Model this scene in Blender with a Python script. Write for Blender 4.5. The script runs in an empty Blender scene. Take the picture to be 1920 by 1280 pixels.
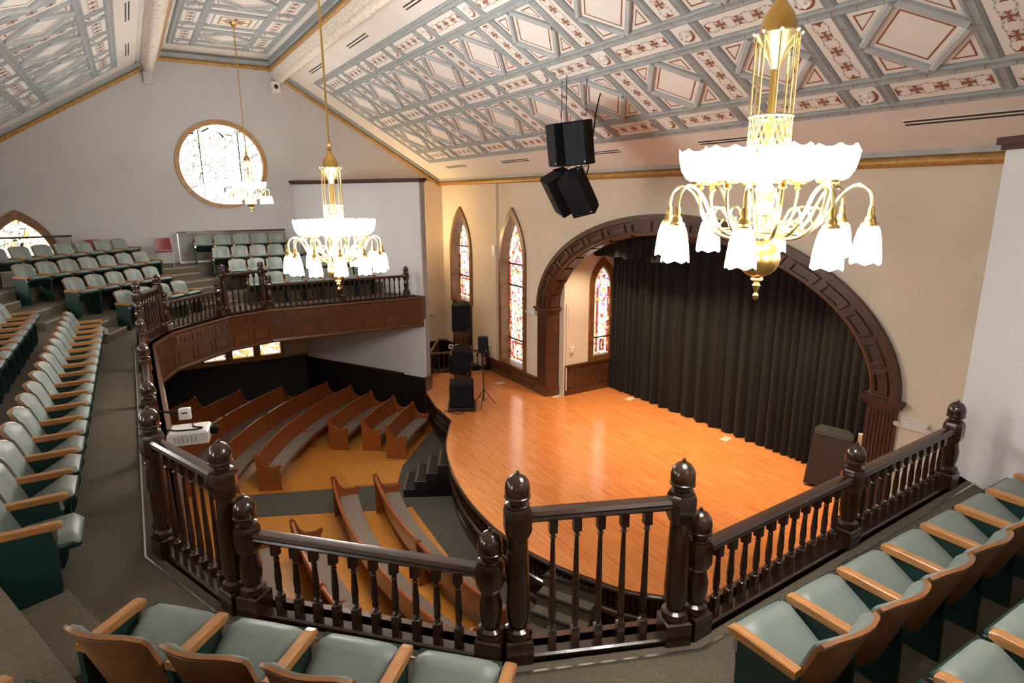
import bpy, math, random
from mathutils import Matrix, Vector
from mathutils.geometry import tessellate_polygon
random.seed(7)
PI = math.pi
SC = bpy.context.scene
COL = SC.collection
# ------------------------------------------------------------------ camera
CAMZ = 7.0
F_PX, YAW, PITCH, ROLL = 1151.37, math.radians(31.357), math.radians(13.316), math.radians(-0.279)
fw = Vector((math.sin(YAW)*math.cos(PITCH), math.cos(YAW)*math.cos(PITCH), -math.sin(PITCH)))
r0 = Vector((math.cos(YAW), -math.sin(YAW), 0)); u0 = r0.cross(fw)
rt = r0*math.cos(ROLL) + u0*math.sin(ROLL); up = -r0*math.sin(ROLL) + u0*math.cos(ROLL)
cd = bpy.data.cameras.new('camera'); cam = bpy.data.objects.new('camera', cd); COL.objects.link(cam)
cam.matrix_world = Matrix(((rt.x, up.x, -fw.x, 0), (rt.y, up.y, -fw.y, 0), (rt.z, up.z, -fw.z, CAMZ), (0, 0, 0, 1)))
cd.sensor_width = 36; cd.lens = 36*F_PX/1920; cd.clip_start = .05; cd.clip_end = 200
SC.camera = cam
# ------------------------------------------------------------------ world, exposure
w = bpy.data.worlds.new('world'); SC.world = w; w.use_nodes = True
w.node_tree.nodes['Background'].inputs[0].default_value = (.85, .92, 1, 1)
w.node_tree.nodes['Background'].inputs[1].default_value = 1.0
vs = SC.view_settings
vs.view_transform = 'Standard'; vs.look = 'None'; vs.gamma = 1; vs.use_curve_mapping = False
vs.exposure = 0.55
SHADE_E, GLASS_E = 30.0, 1.5          # chandelier glass, daylight behind the stained glass

# ------------------------------------------------------------------ materials
def mat(name, col, rough=.6, metal=0, var=0, vscale=6, stretch=None, bump=0, bscale=60, coat=0, col2=None, spec=.5):
    m = bpy.data.materials.new(name); m.use_nodes = True
    nt = m.node_tree; b = nt.nodes['Principled BSDF']
    b.inputs['Base Color'].default_value = (*col, 1); b.inputs['Roughness'].default_value = rough
    b.inputs['Metallic'].default_value = metal; b.inputs['Coat Weight'].default_value = coat
    b.inputs['Coat Roughness'].default_value = .12; b.inputs['Specular IOR Level'].default_value = spec
    if var or bump:
        tc = nt.nodes.new('ShaderNodeTexCoord'); mp = nt.nodes.new('ShaderNodeMapping')
        nt.links.new(tc.outputs['Object'], mp.inputs[0])
        if stretch: mp.inputs['Scale'].default_value = stretch
    if var:
        n = nt.nodes.new('ShaderNodeTexNoise'); n.inputs['Scale'].default_value = vscale; n.inputs['Detail'].default_value = 5
        nt.links.new(mp.outputs[0], n.inputs[0])
        r = nt.nodes.new('ShaderNodeValToRGB'); nt.links.new(n.outputs['Fac'], r.inputs[0])
        c2 = col2 or tuple(c*(1-var) for c in col)
        r.color_ramp.elements[0].position = .35; r.color_ramp.elements[0].color = (*c2, 1)
        r.color_ramp.elements[1].position = .65; r.color_ramp.elements[1].color = (*col, 1)
        nt.links.new(r.outputs[0], b.inputs['Base Color'])
    if bump:
        n2 = nt.nodes.new('ShaderNodeTexNoise'); n2.inputs['Scale'].default_value = bscale; n2.inputs['Detail'].default_value = 3
        nt.links.new(mp.outputs[0], n2.inputs[0])
        bp = nt.nodes.new('ShaderNodeBump'); bp.inputs['Strength'].default_value = bump; bp.inputs['Distance'].default_value = .02
        nt.links.new(n2.outputs['Fac'], bp.inputs['Height']); nt.links.new(bp.outputs[0], b.inputs['Normal'])
    return m
def clear(name):
    m = bpy.data.materials.new(name); m.use_nodes = True; nt = m.node_tree; nt.nodes.remove(nt.nodes['Principled BSDF'])
    t = nt.nodes.new('ShaderNodeBsdfTransparent'); g = nt.nodes.new('ShaderNodeBsdfGlossy'); g.inputs['Roughness'].default_value = .05; x = nt.nodes.new('ShaderNodeMixShader'); x.inputs[0].default_value = .08
    t.inputs[0].default_value = (.95, .97, .95, 1)
    nt.links.new(t.outputs[0], x.inputs[1]); nt.links.new(g.outputs[0], x.inputs[2]); nt.links.new(x.outputs[0], nt.nodes['Material Output'].inputs[0]); return m
def emis(name, col, strength):
    m = bpy.data.materials.new(name); m.use_nodes = True; nt = m.node_tree; b = nt.nodes['Principled BSDF']
    b.inputs['Base Color'].default_value = (.9, .9, .9, 1); b.inputs['Roughness'].default_value = .3
    b.inputs['Emission Color'].default_value = (*col, 1); b.inputs['Emission Strength'].default_value = strength
    return m
def plank_mat(name, c1, c2, c3, width, length, rough, axis='Y', coat=.3, seam=.55):
    """boards running along `axis` of object space"""
    m = bpy.data.materials.new(name); m.use_nodes = True; nt = m.node_tree; b = nt.nodes['Principled BSDF']
    tc = nt.nodes.new('ShaderNodeTexCoord'); mp = nt.nodes.new('ShaderNodeMapping'); nt.links.new(tc.outputs['Object'], mp.inputs[0])
    if axis == 'Y': mp.inputs['Rotation'].default_value = (0, 0, -PI/2)
    br = nt.nodes.new('ShaderNodeTexBrick'); nt.links.new(mp.outputs[0], br.inputs[0])
    br.inputs['Scale'].default_value = 1; br.inputs['Brick Width'].default_value = length; br.inputs['Row Height'].default_value = width
    br.inputs['Mortar Size'].default_value = width*.035; br.inputs['Color1'].default_value = (*c1, 1); br.inputs['Color2'].default_value = (*c2, 1)
    br.inputs['Mortar'].default_value = (*[c*seam for c in c2], 1); br.inputs['Bias'].default_value = 0
    n = nt.nodes.new('ShaderNodeTexNoise'); mp2 = nt.nodes.new('ShaderNodeMapping'); nt.links.new(tc.outputs['Object'], mp2.inputs[0])
    mp2.inputs['Scale'].default_value = (14, .7, 14) if axis == 'Y' else (.7, 14, 14)
    nt.links.new(mp2.outputs[0], n.inputs[0]); n.inputs['Scale'].default_value = 2; n.inputs['Detail'].default_value = 4
    mx = nt.nodes.new('ShaderNodeMix'); mx.data_type = 'RGBA'; mx.inputs['B'].default_value = (*c3, 1)
    rr = nt.nodes.new('ShaderNodeMapRange'); nt.links.new(n.outputs['Fac'], rr.inputs[0]); rr.inputs[1].default_value = .42; rr.inputs[2].default_value = .70; rr.inputs[4].default_value = .75
    nt.links.new(rr.outputs[0], mx.inputs['Factor']); nt.links.new(br.outputs['Color'], mx.inputs['A']); nt.links.new(mx.outputs['Result'], b.inputs['Base Color'])
    b.inputs['Roughness'].default_value = rough; b.inputs['Coat Weight'].default_value = coat; b.inputs['Coat Roughness'].default_value = .15
    return m
def glass_mat(name, cols, scale, strength, lead=.04):
    m = bpy.data.materials.new(name); m.use_nodes = True; nt = m.node_tree; b = nt.nodes['Principled BSDF']
    tc = nt.nodes.new('ShaderNodeTexCoord')
    v = nt.nodes.new('ShaderNodeTexVoronoi'); v.inputs['Scale'].default_value = scale; nt.links.new(tc.outputs['Object'], v.inputs['Vector'])
    sp = nt.nodes.new('ShaderNodeSeparateColor'); nt.links.new(v.outputs['Color'], sp.inputs[0])
    r = nt.nodes.new('ShaderNodeValToRGB'); r.color_ramp.interpolation = 'CONSTANT'
    e = r.color_ramp.elements; n = len(cols)
    while len(e) < n: e.new(.5)
    pos = 0
    tot = sum(c[1] for c in cols)
    for i, (c, wt) in enumerate(cols):
        e[i].position = pos/tot; e[i].color = (*c, 1); pos += wt
    nt.links.new(sp.outputs[0], r.inputs[0])
    v2 = nt.nodes.new('ShaderNodeTexVoronoi'); v2.feature = 'DISTANCE_TO_EDGE'; v2.inputs['Scale'].default_value = scale; nt.links.new(tc.outputs['Object'], v2.inputs['Vector'])
    g = nt.nodes.new('ShaderNodeMath'); g.operation = 'GREATER_THAN'; g.inputs[1].default_value = lead; nt.links.new(v2.outputs['Distance'], g.inputs[0])
    mu = nt.nodes.new('ShaderNodeMath'); mu.operation = 'MULTIPLY'; mu.inputs[1].default_value = strength; nt.links.new(g.outputs[0], mu.inputs[0])
    nt.links.new(r.outputs[0], b.inputs['Emission Color']); nt.links.new(mu.outputs[0], b.inputs['Emission Strength'])
    b.inputs['Base Color'].default_value = (.05, .04, .03, 1); b.inputs['Roughness'].default_value = .2
    return m
M = {}
M['wall'] = mat('plaster_grey', (.50, .485, .495), .85, var=.06, vscale=1.2, bump=.05, bscale=25)
M['splay'] = mat('plaster_pale_grey', (.66, .65, .67), .8, var=.04, vscale=1, bump=.04, bscale=25)
M['cream'] = mat('plaster_cream', (.765, .66, .535), .85, var=.07, vscale=1.1, bump=.06, bscale=22)
M['ceil'] = mat('ceiling_offwhite', (.74, .70, .66), .8, var=.05, vscale=2)
M['ceilw'] = mat('ceiling_white', (.80, .775, .74), .75, var=.04, vscale=3)
M['blue'] = mat('ceiling_bluegrey', (.33, .365, .375), .7, var=.15, vscale=6)
M['bluel'] = mat('ceiling_bluegrey_light', (.46, .49, .50), .7, var=.15, vscale=6)
M['red'] = mat('stencil_rust', (.26, .092, .042), .7)
M['chain'] = mat('stencil_grey', (.40, .40, .385), .7)
M['gold'] = mat('gilt_moulding', (.50, .27, .07), .45, metal=.25, var=.35, vscale=14, stretch=(1, 1, 1))
M['frieze'] = mat('frieze_ornament', (.84, .81, .77), .7, var=.4, vscale=18, bump=.5, bscale=22, col2=(.60, .49, .36))
M['dwood'] = mat('dark_varnished_wood', (.043, .0155, .0075), .22, var=.5, vscale=5, stretch=(6, 6, 1), coat=.5)
M['mwood'] = mat('brown_varnished_wood', (.115, .043, .017), .3, var=.45, vscale=5, stretch=(5, 5, 1), coat=.3)
M['awood'] = mat('arch_brown_wood', (.098, .039, .020), .35, var=.4, vscale=4, stretch=(4, 4, 1), coat=.2)
M['pew'] = mat('pew_red_oak', (.30, .074, .018), .28, var=.4, vscale=4, stretch=(2, 2, 8), coat=.35)
M['cush'] = mat('tweed_cushion', (.215, .165, .13), .95, var=.45, vscale=160, bump=.3, bscale=200)
M['oak'] = mat('oak_arm', (.44, .195, .06), .35, var=.35, vscale=8, stretch=(10, 1, 10), coat=.25)
M['shell'] = mat('oak_veneer_back', (.30, .115, .033), .35, var=.35, vscale=6, stretch=(1, 6, 1), coat=.2)
M['vinyl'] = mat('grey_green_vinyl', (.172, .205, .190), .45, var=.08, vscale=6)
M['teal'] = mat('dark_green_enamel', (.006, .032, .026), .45)
M['chrome'] = mat('steel', (.6, .6, .6), .25, metal=1)
M['carpet'] = mat('grey_brown_carpet', (.135, .110, .076), 1, var=.35, vscale=70, bump=.4, bscale=160)
M['carpet2'] = mat('grey_olive_carpet', (.072, .066, .052), 1, var=.25, vscale=60, bump=.3, bscale=160)
M['tread_edge'] = mat('lit_tread_edge', (.28, .245, .20), .7)  # pale tone stands in for light falling on the far treads
M['stage'] = plank_mat('stage_boards', (.75, .30, .098), (.70, .25, .072), (.52, .135, .026), .062, 1.1, .2, 'Y', .5, .75)
M['floor'] = plank_mat('hall_floor_boards', (.52, .215, .038), (.46, .18, .029), (.33, .115, .016), .07, 1.2, .3, 'X', .25, .8)
M['ply'] = plank_mat('lighter_floor_boards', (.58, .25, .05), (.53, .225, .043), (.42, .16, .026), .07, 1.2, .3, 'Y', .25, .8)
M['black'] = mat('black_cloth', (.0028, .0025, .0017), .95, var=.3, vscale=3, stretch=(1, 8, .3))
M['blackp'] = mat('black_speaker', (.005, .005, .006), .7, bump=.2, bscale=250, spec=.15)
M['grille'] = mat('speaker_grille', (.006, .007, .011), .7, spec=.2)
M['dgrey'] = mat('dark_grey_cabinet', (.03, .03, .03), .6)
M['white'] = mat('white_plastic', (.72, .70, .68), .4)
M['lens'] = mat('dark_lens', (.01, .01, .012), .1)
M['redp'] = mat('maroon_plastic', (.19, .018, .022), .35)
M['brass'] = mat('brass', (.84, .66, .34), .25, metal=1)
M['brassd'] = mat('antique_brass', (.62, .40, .12), .3, metal=1)
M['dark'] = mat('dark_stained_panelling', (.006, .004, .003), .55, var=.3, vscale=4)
M['capw'] = mat('cap_red_brown', (.055, .018, .012), .65)
M['tan'] = mat('tan_plaster', (.56, .42, .27), .85)
M['slot'] = mat('slot_black', (.02, .018, .016), .7)
M['paper'] = mat('beige_board', (.55, .48, .36), .7)
M['frame'] = mat('window_oak', (.23, .10, .03), .4, var=.4, vscale=6, coat=.2)
M['framel'] = mat('rose_window_oak', (.42, .22, .08), .5, var=.2, vscale=6)
M['clear'] = clear('clear_sheet')
M['shade'] = emis('lit_glass_shade', (1, .965, .90), SHADE_E)
M['stagelamp'] = emis('stage_lamp_lens', (1, .78, .52), 60)
W_, Y_, R_, G_, P_, O_ = (1, .97, .88), (1, .80, .42), (.75, .10, .06), (.30, .42, .16), (.50, .20, .45), (1, .48, .14)
M['gl_rose'] = glass_mat('stained_glass_pale', [(W_, 6), ((.9, .92, 1), 2), (Y_, .6), ((1, .88, .65), 1.5)], 5, GLASS_E*1.15, .03)
M['gl_arch'] = glass_mat('stained_glass_amber', [(W_, 5), (Y_, 2.5), (O_, 1.6), (R_, .4)], 8, GLASS_E*1.5, .04)
M['gl_tall'] = glass_mat('stained_glass_mixed', [(W_, 8), ((1, .9, .7), 3), (Y_, 1.3), (R_, 1.3), (G_, .35), (P_, .5), (O_, .8)], 11, GLASS_E*1.05, .05)
M['gl_red'] = glass_mat('stained_glass_red_border', [(R_, 4), (O_, 1), (Y_, .6)], 7, GLASS_E*.5, .05)
M['gl_fill'] = glass_mat('fill_light_glass', [(W_, 6), ((.9, .92, 1), 2), (Y_, .6)], 5, 9.0, .03)  # extra bright panes out of view, added as fill light
M['gl_low'] = glass_mat('stained_glass_warm', [(W_, 3), (Y_, 3), (O_, 1.5), (R_, .7)], 6, GLASS_E*.8, .03)

# ------------------------------------------------------------------ mesh builder
class MB:
    def __init__(s): s.v = []; s.f = []; s.m = []; s.s = []
    def add(s, vs, fs, mi=0, sm=False, X=None):
        o = len(s.v)
        s.v += [tuple(X @ Vector(p)) for p in vs] if X is not None else [tuple(p) for p in vs]
        for f in fs: s.f.append([i+o for i in f]); s.m.append(mi); s.s.append(sm)
        return s
    def box(s, x0, x1, y0, y1, z0, z1, mi=0, X=None):
        return s.add([(x0,y0,z0),(x1,y0,z0),(x1,y1,z0),(x0,y1,z0),(x0,y0,z1),(x1,y0,z1),(x1,y1,z1),(x0,y1,z1)],
                     [(3,2,1,0),(4,5,6,7),(0,1,5,4),(1,2,6,5),(2,3,7,6),(3,0,4,7)], mi, False, X)
    def bbox(s, x0, x1, y0, y1, z0, z1, b, mi=0, X=None):       # box with the top edges chamfered
        p = [(x0,y0,z0),(x1,y0,z0),(x1,y1,z0),(x0,y1,z0),(x0,y0,z1-b),(x1,y0,z1-b),(x1,y1,z1-b),(x0,y1,z1-b),
             (x0+b,y0+b,z1),(x1-b,y0+b,z1),(x1-b,y1-b,z1),(x0+b,y1-b,z1)]
        return s.add(p, [(3,2,1,0),(0,1,5,4),(1,2,6,5),(2,3,7,6),(3,0,4,7),(4,5,9,8),(5,6,10,9),(6,7,11,10),(7,4,8,11),(8,9,10,11)], mi, False, X)
    def prism(s, poly, z0, z1, mi=0, X=None, mside=None):       # poly in xy, counter-clockwise
        n = len(poly)
        a = sum(poly[i][0]*poly[(i+1) % n][1]-poly[(i+1) % n][0]*poly[i][1] for i in range(n))
        if a < 0: poly = poly[::-1]
        vs = [(x, y, z0) for x, y in poly]+[(x, y, z1) for x, y in poly]
        s.add(vs, [list(range(n))[::-1], list(range(n, 2*n))], mi, False, X)
        s.add(vs, [(i, (i+1) % n, n+(i+1) % n, n+i) for i in range(n)], mi if mside is None else mside, False, X)
        return s
    def lathe(s, prof, n=16, mi=0, X=None, sm=True, wav=None, closed=False):
        vs = []; k = len(prof)
        for i in range(n):
            a = 2*PI*i/n
            for j, (r, z) in enumerate(prof):
                dz = wav(a, j) if wav else 0
                vs.append((r*math.cos(a), r*math.sin(a), z+dz))
        fs = []
        for i in range(n):
            ii = (i+1) % n
            for j in range(k-1): fs.append((i*k+j, ii*k+j, ii*k+j+1, i*k+j+1))
            if closed: fs.append((i*k+k-1, ii*k+k-1, ii*k, i*k))
        if not closed:
            if prof[0][0] > 1e-4: fs.append([i*k for i in range(n)][::-1])
            if prof[-1][0] > 1e-4: fs.append([i*k+k-1 for i in range(n)])
        return s.add(vs, fs, mi, sm, X)
    def tube(s, pts, r, n=8, mi=0, X=None, cap=True, sm=True):
        pts = [Vector(p) for p in pts]; vs = []; k = len(pts); ref = None
        for i, p in enumerate(pts):
            t = (pts[min(i+1, k-1)]-pts[max(i-1, 0)]).normalized()
            if ref is None: ref = Vector((0, 0, 1)) if abs(t.z) < .9 else Vector((1, 0, 0))
            a = (ref-t*ref.dot(t)).normalized(); ref = a; b = t.cross(a)
            rr = r[i] if isinstance(r, (list, tuple)) else r
            for q in range(n):
                an = 2*PI*q/n; vs.append(tuple(p+a*math.cos(an)*rr+b*math.sin(an)*rr))
        fs = [(i*n+q, i*n+(q+1) % n, (i+1)*n+(q+1) % n, (i+1)*n+q) for i in range(k-1) for q in range(n)]
        if cap: fs += [list(range(n))[::-1], list(range((k-1)*n, k*n))]
        return s.add(vs, fs, mi, sm, X)
    def sweep(s, prof, path, mi=0, closed=False, sm=False, X=None, mis=None):
        """prof: list of (side, up) closed loop; side is to the LEFT of the walking direction. path: 3d points, mitred in plan"""
        P = [Vector(p) for p in path]; k = len(P); n = len(prof); vs = []
        for i in range(k):
            d1 = (P[i]-P[i-1]) if (i > 0 or closed) else (P[i+1]-P[i])
            d2 = (P[(i+1) % k]-P[i]) if (i < k-1 or closed) else (P[i]-P[i-1])
            d1.z = d2.z = 0; d1.normalize(); d2.normalize()
            n1 = Vector((-d1.y, d1.x, 0)); n2 = Vector((-d2.y, d2.x, 0)); b = (n1+n2)
            if b.length < 1e-6: b = n1
            b.normalize(); b /= max(.3, b.dot(n1))
            for a, u in prof: vs.append(tuple(P[i]+b*a+Vector((0, 0, u))))
        fs = []; ms = []
        for i in range(k if closed else k-1):
            ii = (i+1) % k
            for q in range(n): fs.append((i*n+q, i*n+(q+1) % n, ii*n+(q+1) % n, ii*n+q)); ms.append(mis[q] if mis else mi)
        o = len(s.f); s.add(vs, fs, mi, sm, X); s.m[o:] = ms
        if not closed: s.add(vs[:n]+vs[-n:], [list(range(n)), list(range(n, 2*n))[::-1]], mi, False, X)
        return s
    def grid(s, nu, nv, fn, th, mi=0, mi2=None, sm=True, X=None):
        """curved slab: fn(u,v)->(front point, normal); thickness th behind the front"""
        A = []; B = []
        for i in range(nu+1):
            for j in range(nv+1):
                p, nn = fn(i/nu, j/nv); A.append(Vector(p)); B.append(Vector(p)-Vector(nn)*th)
        N = len(A); idx = lambda i, j: i*(nv+1)+j
        fs = []; fb = []; fe = []
        for i in range(nu):
            for j in range(nv):
                fs.append((idx(i,j), idx(i+1,j), idx(i+1,j+1), idx(i,j+1)))
                fb.append((N+idx(i,j), N+idx(i,j+1), N+idx(i+1,j+1), N+idx(i+1,j)))
        for i in range(nu):
            fe += [(idx(i+1,0), idx(i,0), N+idx(i,0), N+idx(i+1,0)), (idx(i,nv), idx(i+1,nv), N+idx(i+1,nv), N+idx(i,nv))]
        for j in range(nv):
            fe += [(idx(0,j), idx(0,j+1), N+idx(0,j+1), N+idx(0,j)), (idx(nu,j+1), idx(nu,j), N+idx(nu,j), N+idx(nu,j+1))]
        vs = A+B; o = len(s.v)
        s.add(vs, fs+fb, mi, sm, X)
        s.v = s.v; b0 = len(s.f)
        for f in fe: s.f.append([i+o for i in f]); s.m.append(mi if mi2 is None else mi2); s.s.append(sm)
        return s
    def mesh(s, name, mats, angle=35):
        me = bpy.data.meshes.new(name); me.from_pydata(s.v, [], s.f)
        for m_ in mats: me.materials.append(M[m_] if isinstance(m_, str) else m_)
        me.polygons.foreach_set('material_index', s.m); me.polygons.foreach_set('use_smooth', s.s)
        me.update()
        bm_fix(me)
        if any(s.s): me.set_sharp_from_angle(angle=math.radians(angle))
        return me
import bmesh
def bm_fix(me):
    bm = bmesh.new(); bm.from_mesh(me); bmesh.ops.recalc_face_normals(bm, faces=bm.faces); bm.to_mesh(me); bm.free()
def link(name, me, parent=None, X=None):
    o = bpy.data.objects.new(name, me); COL.objects.link(o)
    if parent is not None: o.parent = parent
    if X is not None: o.matrix_basis = X
    return o
def part(name, mb, mats, parent=None, X=None, angle=35):
    if isinstance(mats, str): mats = [mats]
    return link(name, mb.mesh(name, mats, angle), parent, X)
def thing(name, label, cat, loc=(0, 0, 0), rz=0, group=None):
    o = bpy.data.objects.new(name, None); COL.objects.link(o); o.empty_display_size = .1
    o.location = loc; o.rotation_euler = (0, 0, rz); return tag(o, label, cat, group)
def tag(o, label, cat, group=None):
    o['label'] = label; o['category'] = cat
    if group: o['group'] = group
    return o
def struct(o, label=None):
    o['kind'] = 'structure'
    if label: o['label'] = label
    return o
def T(x=0, y=0, z=0, rz=0, rx=0, ry=0, s=1):
    return Matrix.Translation((x, y, z)) @ Matrix.Rotation(rz, 4, 'Z') @ Matrix.Rotation(ry, 4, 'Y') @ Matrix.Rotation(rx, 4, 'X') @ Matrix.Scale(s, 4)
def frame(o, ex, ey, ez):
    return Matrix(((ex[0], ey[0], ez[0], o[0]), (ex[1], ey[1], ez[1], o[1]), (ex[2], ey[2], ez[2], o[2]), (0, 0, 0, 1)))
def copy_tree(o, parent=None):
    c = o.copy(); COL.objects.link(c)
    if parent is not None: c.parent = parent
    for ch in o.children: copy_tree(ch, c)
    return c
def hole_slab(mb, outer, holes, th, X, mi=0, mh=1):
    """flat slab in local xy with holes, thickness th towards -z"""
    loops = [[Vector((a, b, 0)) for a, b in outer]]+[[Vector((a, b, 0)) for a, b in h] for h in holes]
    tris = tessellate_polygon(loops); pts = [p for l in loops for p in l]
    vs = [tuple(p) for p in pts]+[(p.x, p.y, -th) for p in pts]; n = len(pts)
    mb.add(vs, [tuple(t) for t in tris]+[tuple(i+n for i in t[::-1]) for t in tris], mi, False, X)
    o = 0
    for li, l in enumerate(loops):
        k = len(l)
        mb.add(vs, [(o+i, o+(i+1) % k, n+o+(i+1) % k, n+o+i) for i in range(k)], mi if li == 0 else mh, False, X); o += k
# ------------------------------------------------------------------ room numbers (metres)
YF, YN, XS, XL, XC_, YC = 21.9, -1.9, 10.24, -4.64, 2.8, 10.0
ST, BF = 1.04, 4.06            # stage floor, balcony front floor
def zr(x): return min(13.694-.6*x, 10.334+.6*x)
mir = lambda p: (p[0], 20-p[1])
# ================================================================== STRUCTURE
def lancet(cy, w, z0, z1, hs, n=10):
    """pointed-arch outline: half width w, sill z0, apex z1, spring height hs; counter-clockwise"""
    cx = cy
    pts = [(cx-w, z0), (cx+w, z0), (cx+w, hs)]
    h = z1-hs; R = (w*w+h*h)/(2*w)          # arc centre on the spring line
    def arc(t): # t 0..1 from spring to apex on right side
        a1 = math.asin(min(1, h/R)); a = a1*t
        return w-R+R*math.cos(a), R*math.sin(a)
    for i in range(1, n): x, z = arc(i/n); pts.append((cx+x, hs+z))
    pts.append((cx, z1))
    for i in range(n-1, 0, -1): x, z = arc(i/n); pts.append((cx-x, hs+z))
    pts.append((cx-w, hs)); return pts
def half_w(w, hs, z1, z):
    if z <= hs: return w
    h = z1-hs; R = (w*w+h*h)/(2*w); return max(0, w-R+math.sqrt(max(0, R*R-(z-hs)**2)))
XST = frame((XS, 0, 0), (0, -1, 0), (0, 0, 1), (-1, 0, 0))     # local x = -y world, y = z; +z into the room
XFAR = frame((0, YF, 0), (1, 0, 0), (0, 0, 1), (0, -1, 0))
XNEAR = frame((0, YN, 0), (-1, 0, 0), (0, 0, 1), (0, 1, 0))
XLEFT = frame((XL, 0, 0), (0, 1, 0), (0, 0, 1), (1, 0, 0))
def ell(hw, rise, n=40, z0=3.75, cy=YC):
    return [(cy+hw*math.cos(PI*i/n), z0+rise*math.sin(PI*i/n)) for i in range(n+1)]
# --- wall with the proscenium arch
WIN_T = dict(cy=16.74, w=.77, z0=1.46, z1=6.58, hs=4.95)
WIN_S = dict(cy=20.36, w=.80, z0=3.16, z1=6.56, hs=4.95)
arch_in = [(-y, z) for y, z in ell(4.78, 2.45)]
arch_hole = [(-(YC+4.78), 1.0), (-(YC-4.78), 1.0)] + arch_in[::-1]
mb = MB()
holes = [[(-x, z) for x, z in lancet(q['cy'], q['w'], q['z0'], q['z1'], q['hs'])][::-1] for q in (WIN_T, WIN_S)]
hole_slab(mb, [(-YF-.3, -.3), (-YN+.3, -.3), (-YN+.3, 7.62), (-YF-.3, 7.62)], holes+[arch_hole], .42, XST)
wall_stage = struct(part('wall_stage', mb, ['cream', 'cream']), 'cream plaster wall with the wooden proscenium arch')
# --- far gable wall
ROSE = (2.70, 8.0, 1.28)
rose_h = [(ROSE[0]+ROSE[2]*math.cos(2*PI*i/48), ROSE[1]+ROSE[2]*math.sin(2*PI*i/48)) for i in range(48)]
ARCW = dict(cy=-2.69, w=.86, z0=4.55, z1=6.62, hs=5.25)
low_h = [[(a, 1.66), (a+.80, 1.66), (a+.80, 2.75), (a, 2.75)] for a in (1.42, 2.30, 3.18)]
gable = [(XL-.3, -.3), (XS+.4, -.3), (XS+.4, zr(XS)-.1), (XS, zr(XS)+.02), (4.95, zr(4.95)), (4.6, 11.25), (1.0, 11.25), (.65, zr(.65)), (XL, zr(XL)+.02), (XL-.3, zr(XL)-.1)]
mb = MB(); hole_slab(mb, gable, [rose_h, lancet(**ARCW)]+low_h, .4, XFAR)
wall_far = struct(part('wall_far', mb, ['wall', 'wall']), 'grey plaster gable wall with the round window')
mb = MB(); g2 = [(-x, z) for x, z in gable][::-1]
hole_slab(mb, g2, [[(-x, z) for x, z in rose_h][::-1], [(-x, z) for x, z in lancet(**ARCW)][::-1]], .4, XNEAR)
wall_near = struct(part('wall_near', mb, ['wall', 'wall']), 'grey plaster gable wall behind the seats')
mb = MB(); lw = [dict(cy=c, w=.8, z0=5.3, z1=7.2, hs=6.2) for c in (2.5, 6.2, 10, 13.8, 17.5)]
hole_slab(mb, [(YN-.3, -.3), (YF+.3, -.3), (YF+.3, 7.55), (YN-.3, 7.55)], [lancet(**q) for q in lw], .4, XLEFT)
wall_left = struct(part('wall_left', mb, ['wall', 'wall']), 'grey plaster side wall of the balcony')
# --- windows: frame, reveal and separate panes
wcount = [0]
def window(outline_fn, X, depth, panes, matname, lab, fw_=.10, fmat='frame', mull=()):
    wcount[0] += 1
    fr = MB(); O = outline_fn(0); I = outline_fn(fw_)
    n = len(O)
    for z0, z1 in ((-.02, .06),):       # casing ring proud of the wall
        OO = outline_fn(-.05)
        vs = [(a, b, z1) for a, b in OO]+[(a, b, z1) for a, b in I]+[(a, b, z0) for a, b in OO]+[(a, b, -depth) for a, b in I]
        fs = []
        for i in range(n):
            j = (i+1) % n
            fs += [(i, j, n+j, n+i), (j, i, 2*n+i, 2*n+j), (n+i, n+j, 3*n+j, 3*n+i)]
        fr.add(vs, fs, 0)
    o = struct(part('window_%d' % wcount[0], fr, [fmat], X=X), lab)
    for k, (poly, mn) in enumerate(panes):
        pm = MB(); m_ = len(poly)
        pm.add([(a, b, -depth+.05) for a, b in poly]+[(a, b, -depth+.03) for a, b in poly], [list(range(m_)), list(range(m_, 2*m_))[::-1]]+[(i, (i+1) % m_, m_+(i+1) % m_, m_+i) for i in range(m_)])
        part('pane', pm, [mn or matname], o)
    for (a0, b0, a1, b1, t) in mull:
        mm = MB(); mm.box(min(a0, a1)-t, max(a0, a1)+t, min(b0, b1)-t, max(b0, b1)+t, -depth+.02, -depth+.09); part('glazing_bar', mm, ['dwood'], o)
    return o
def strip_panes(q, cuts, inset, mats, sign=1):
    w_, z1_ = q['w']-inset, q['z1']-inset*1.6; zs = [q['z0']+inset]+list(cuts)+[z1_]; out = []
    for k in range(len(zs)-1):
        a, b = zs[k]+.02, zs[k+1]-(.02 if k < len(zs)-2 else 0)
        L = [(half_w(w_, q['hs'], z1_, a+(b-a)*t/8), a+(b-a)*t/8) for t in range(9)]
        poly = [(q['cy']*sign-h, z) for h, z in L]+[(q['cy']*sign+h, z) for h, z in L[::-1]]
        out.append((poly[::-1] if sign > 0 else poly, mats[k % len(mats)]))
    return out
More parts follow.
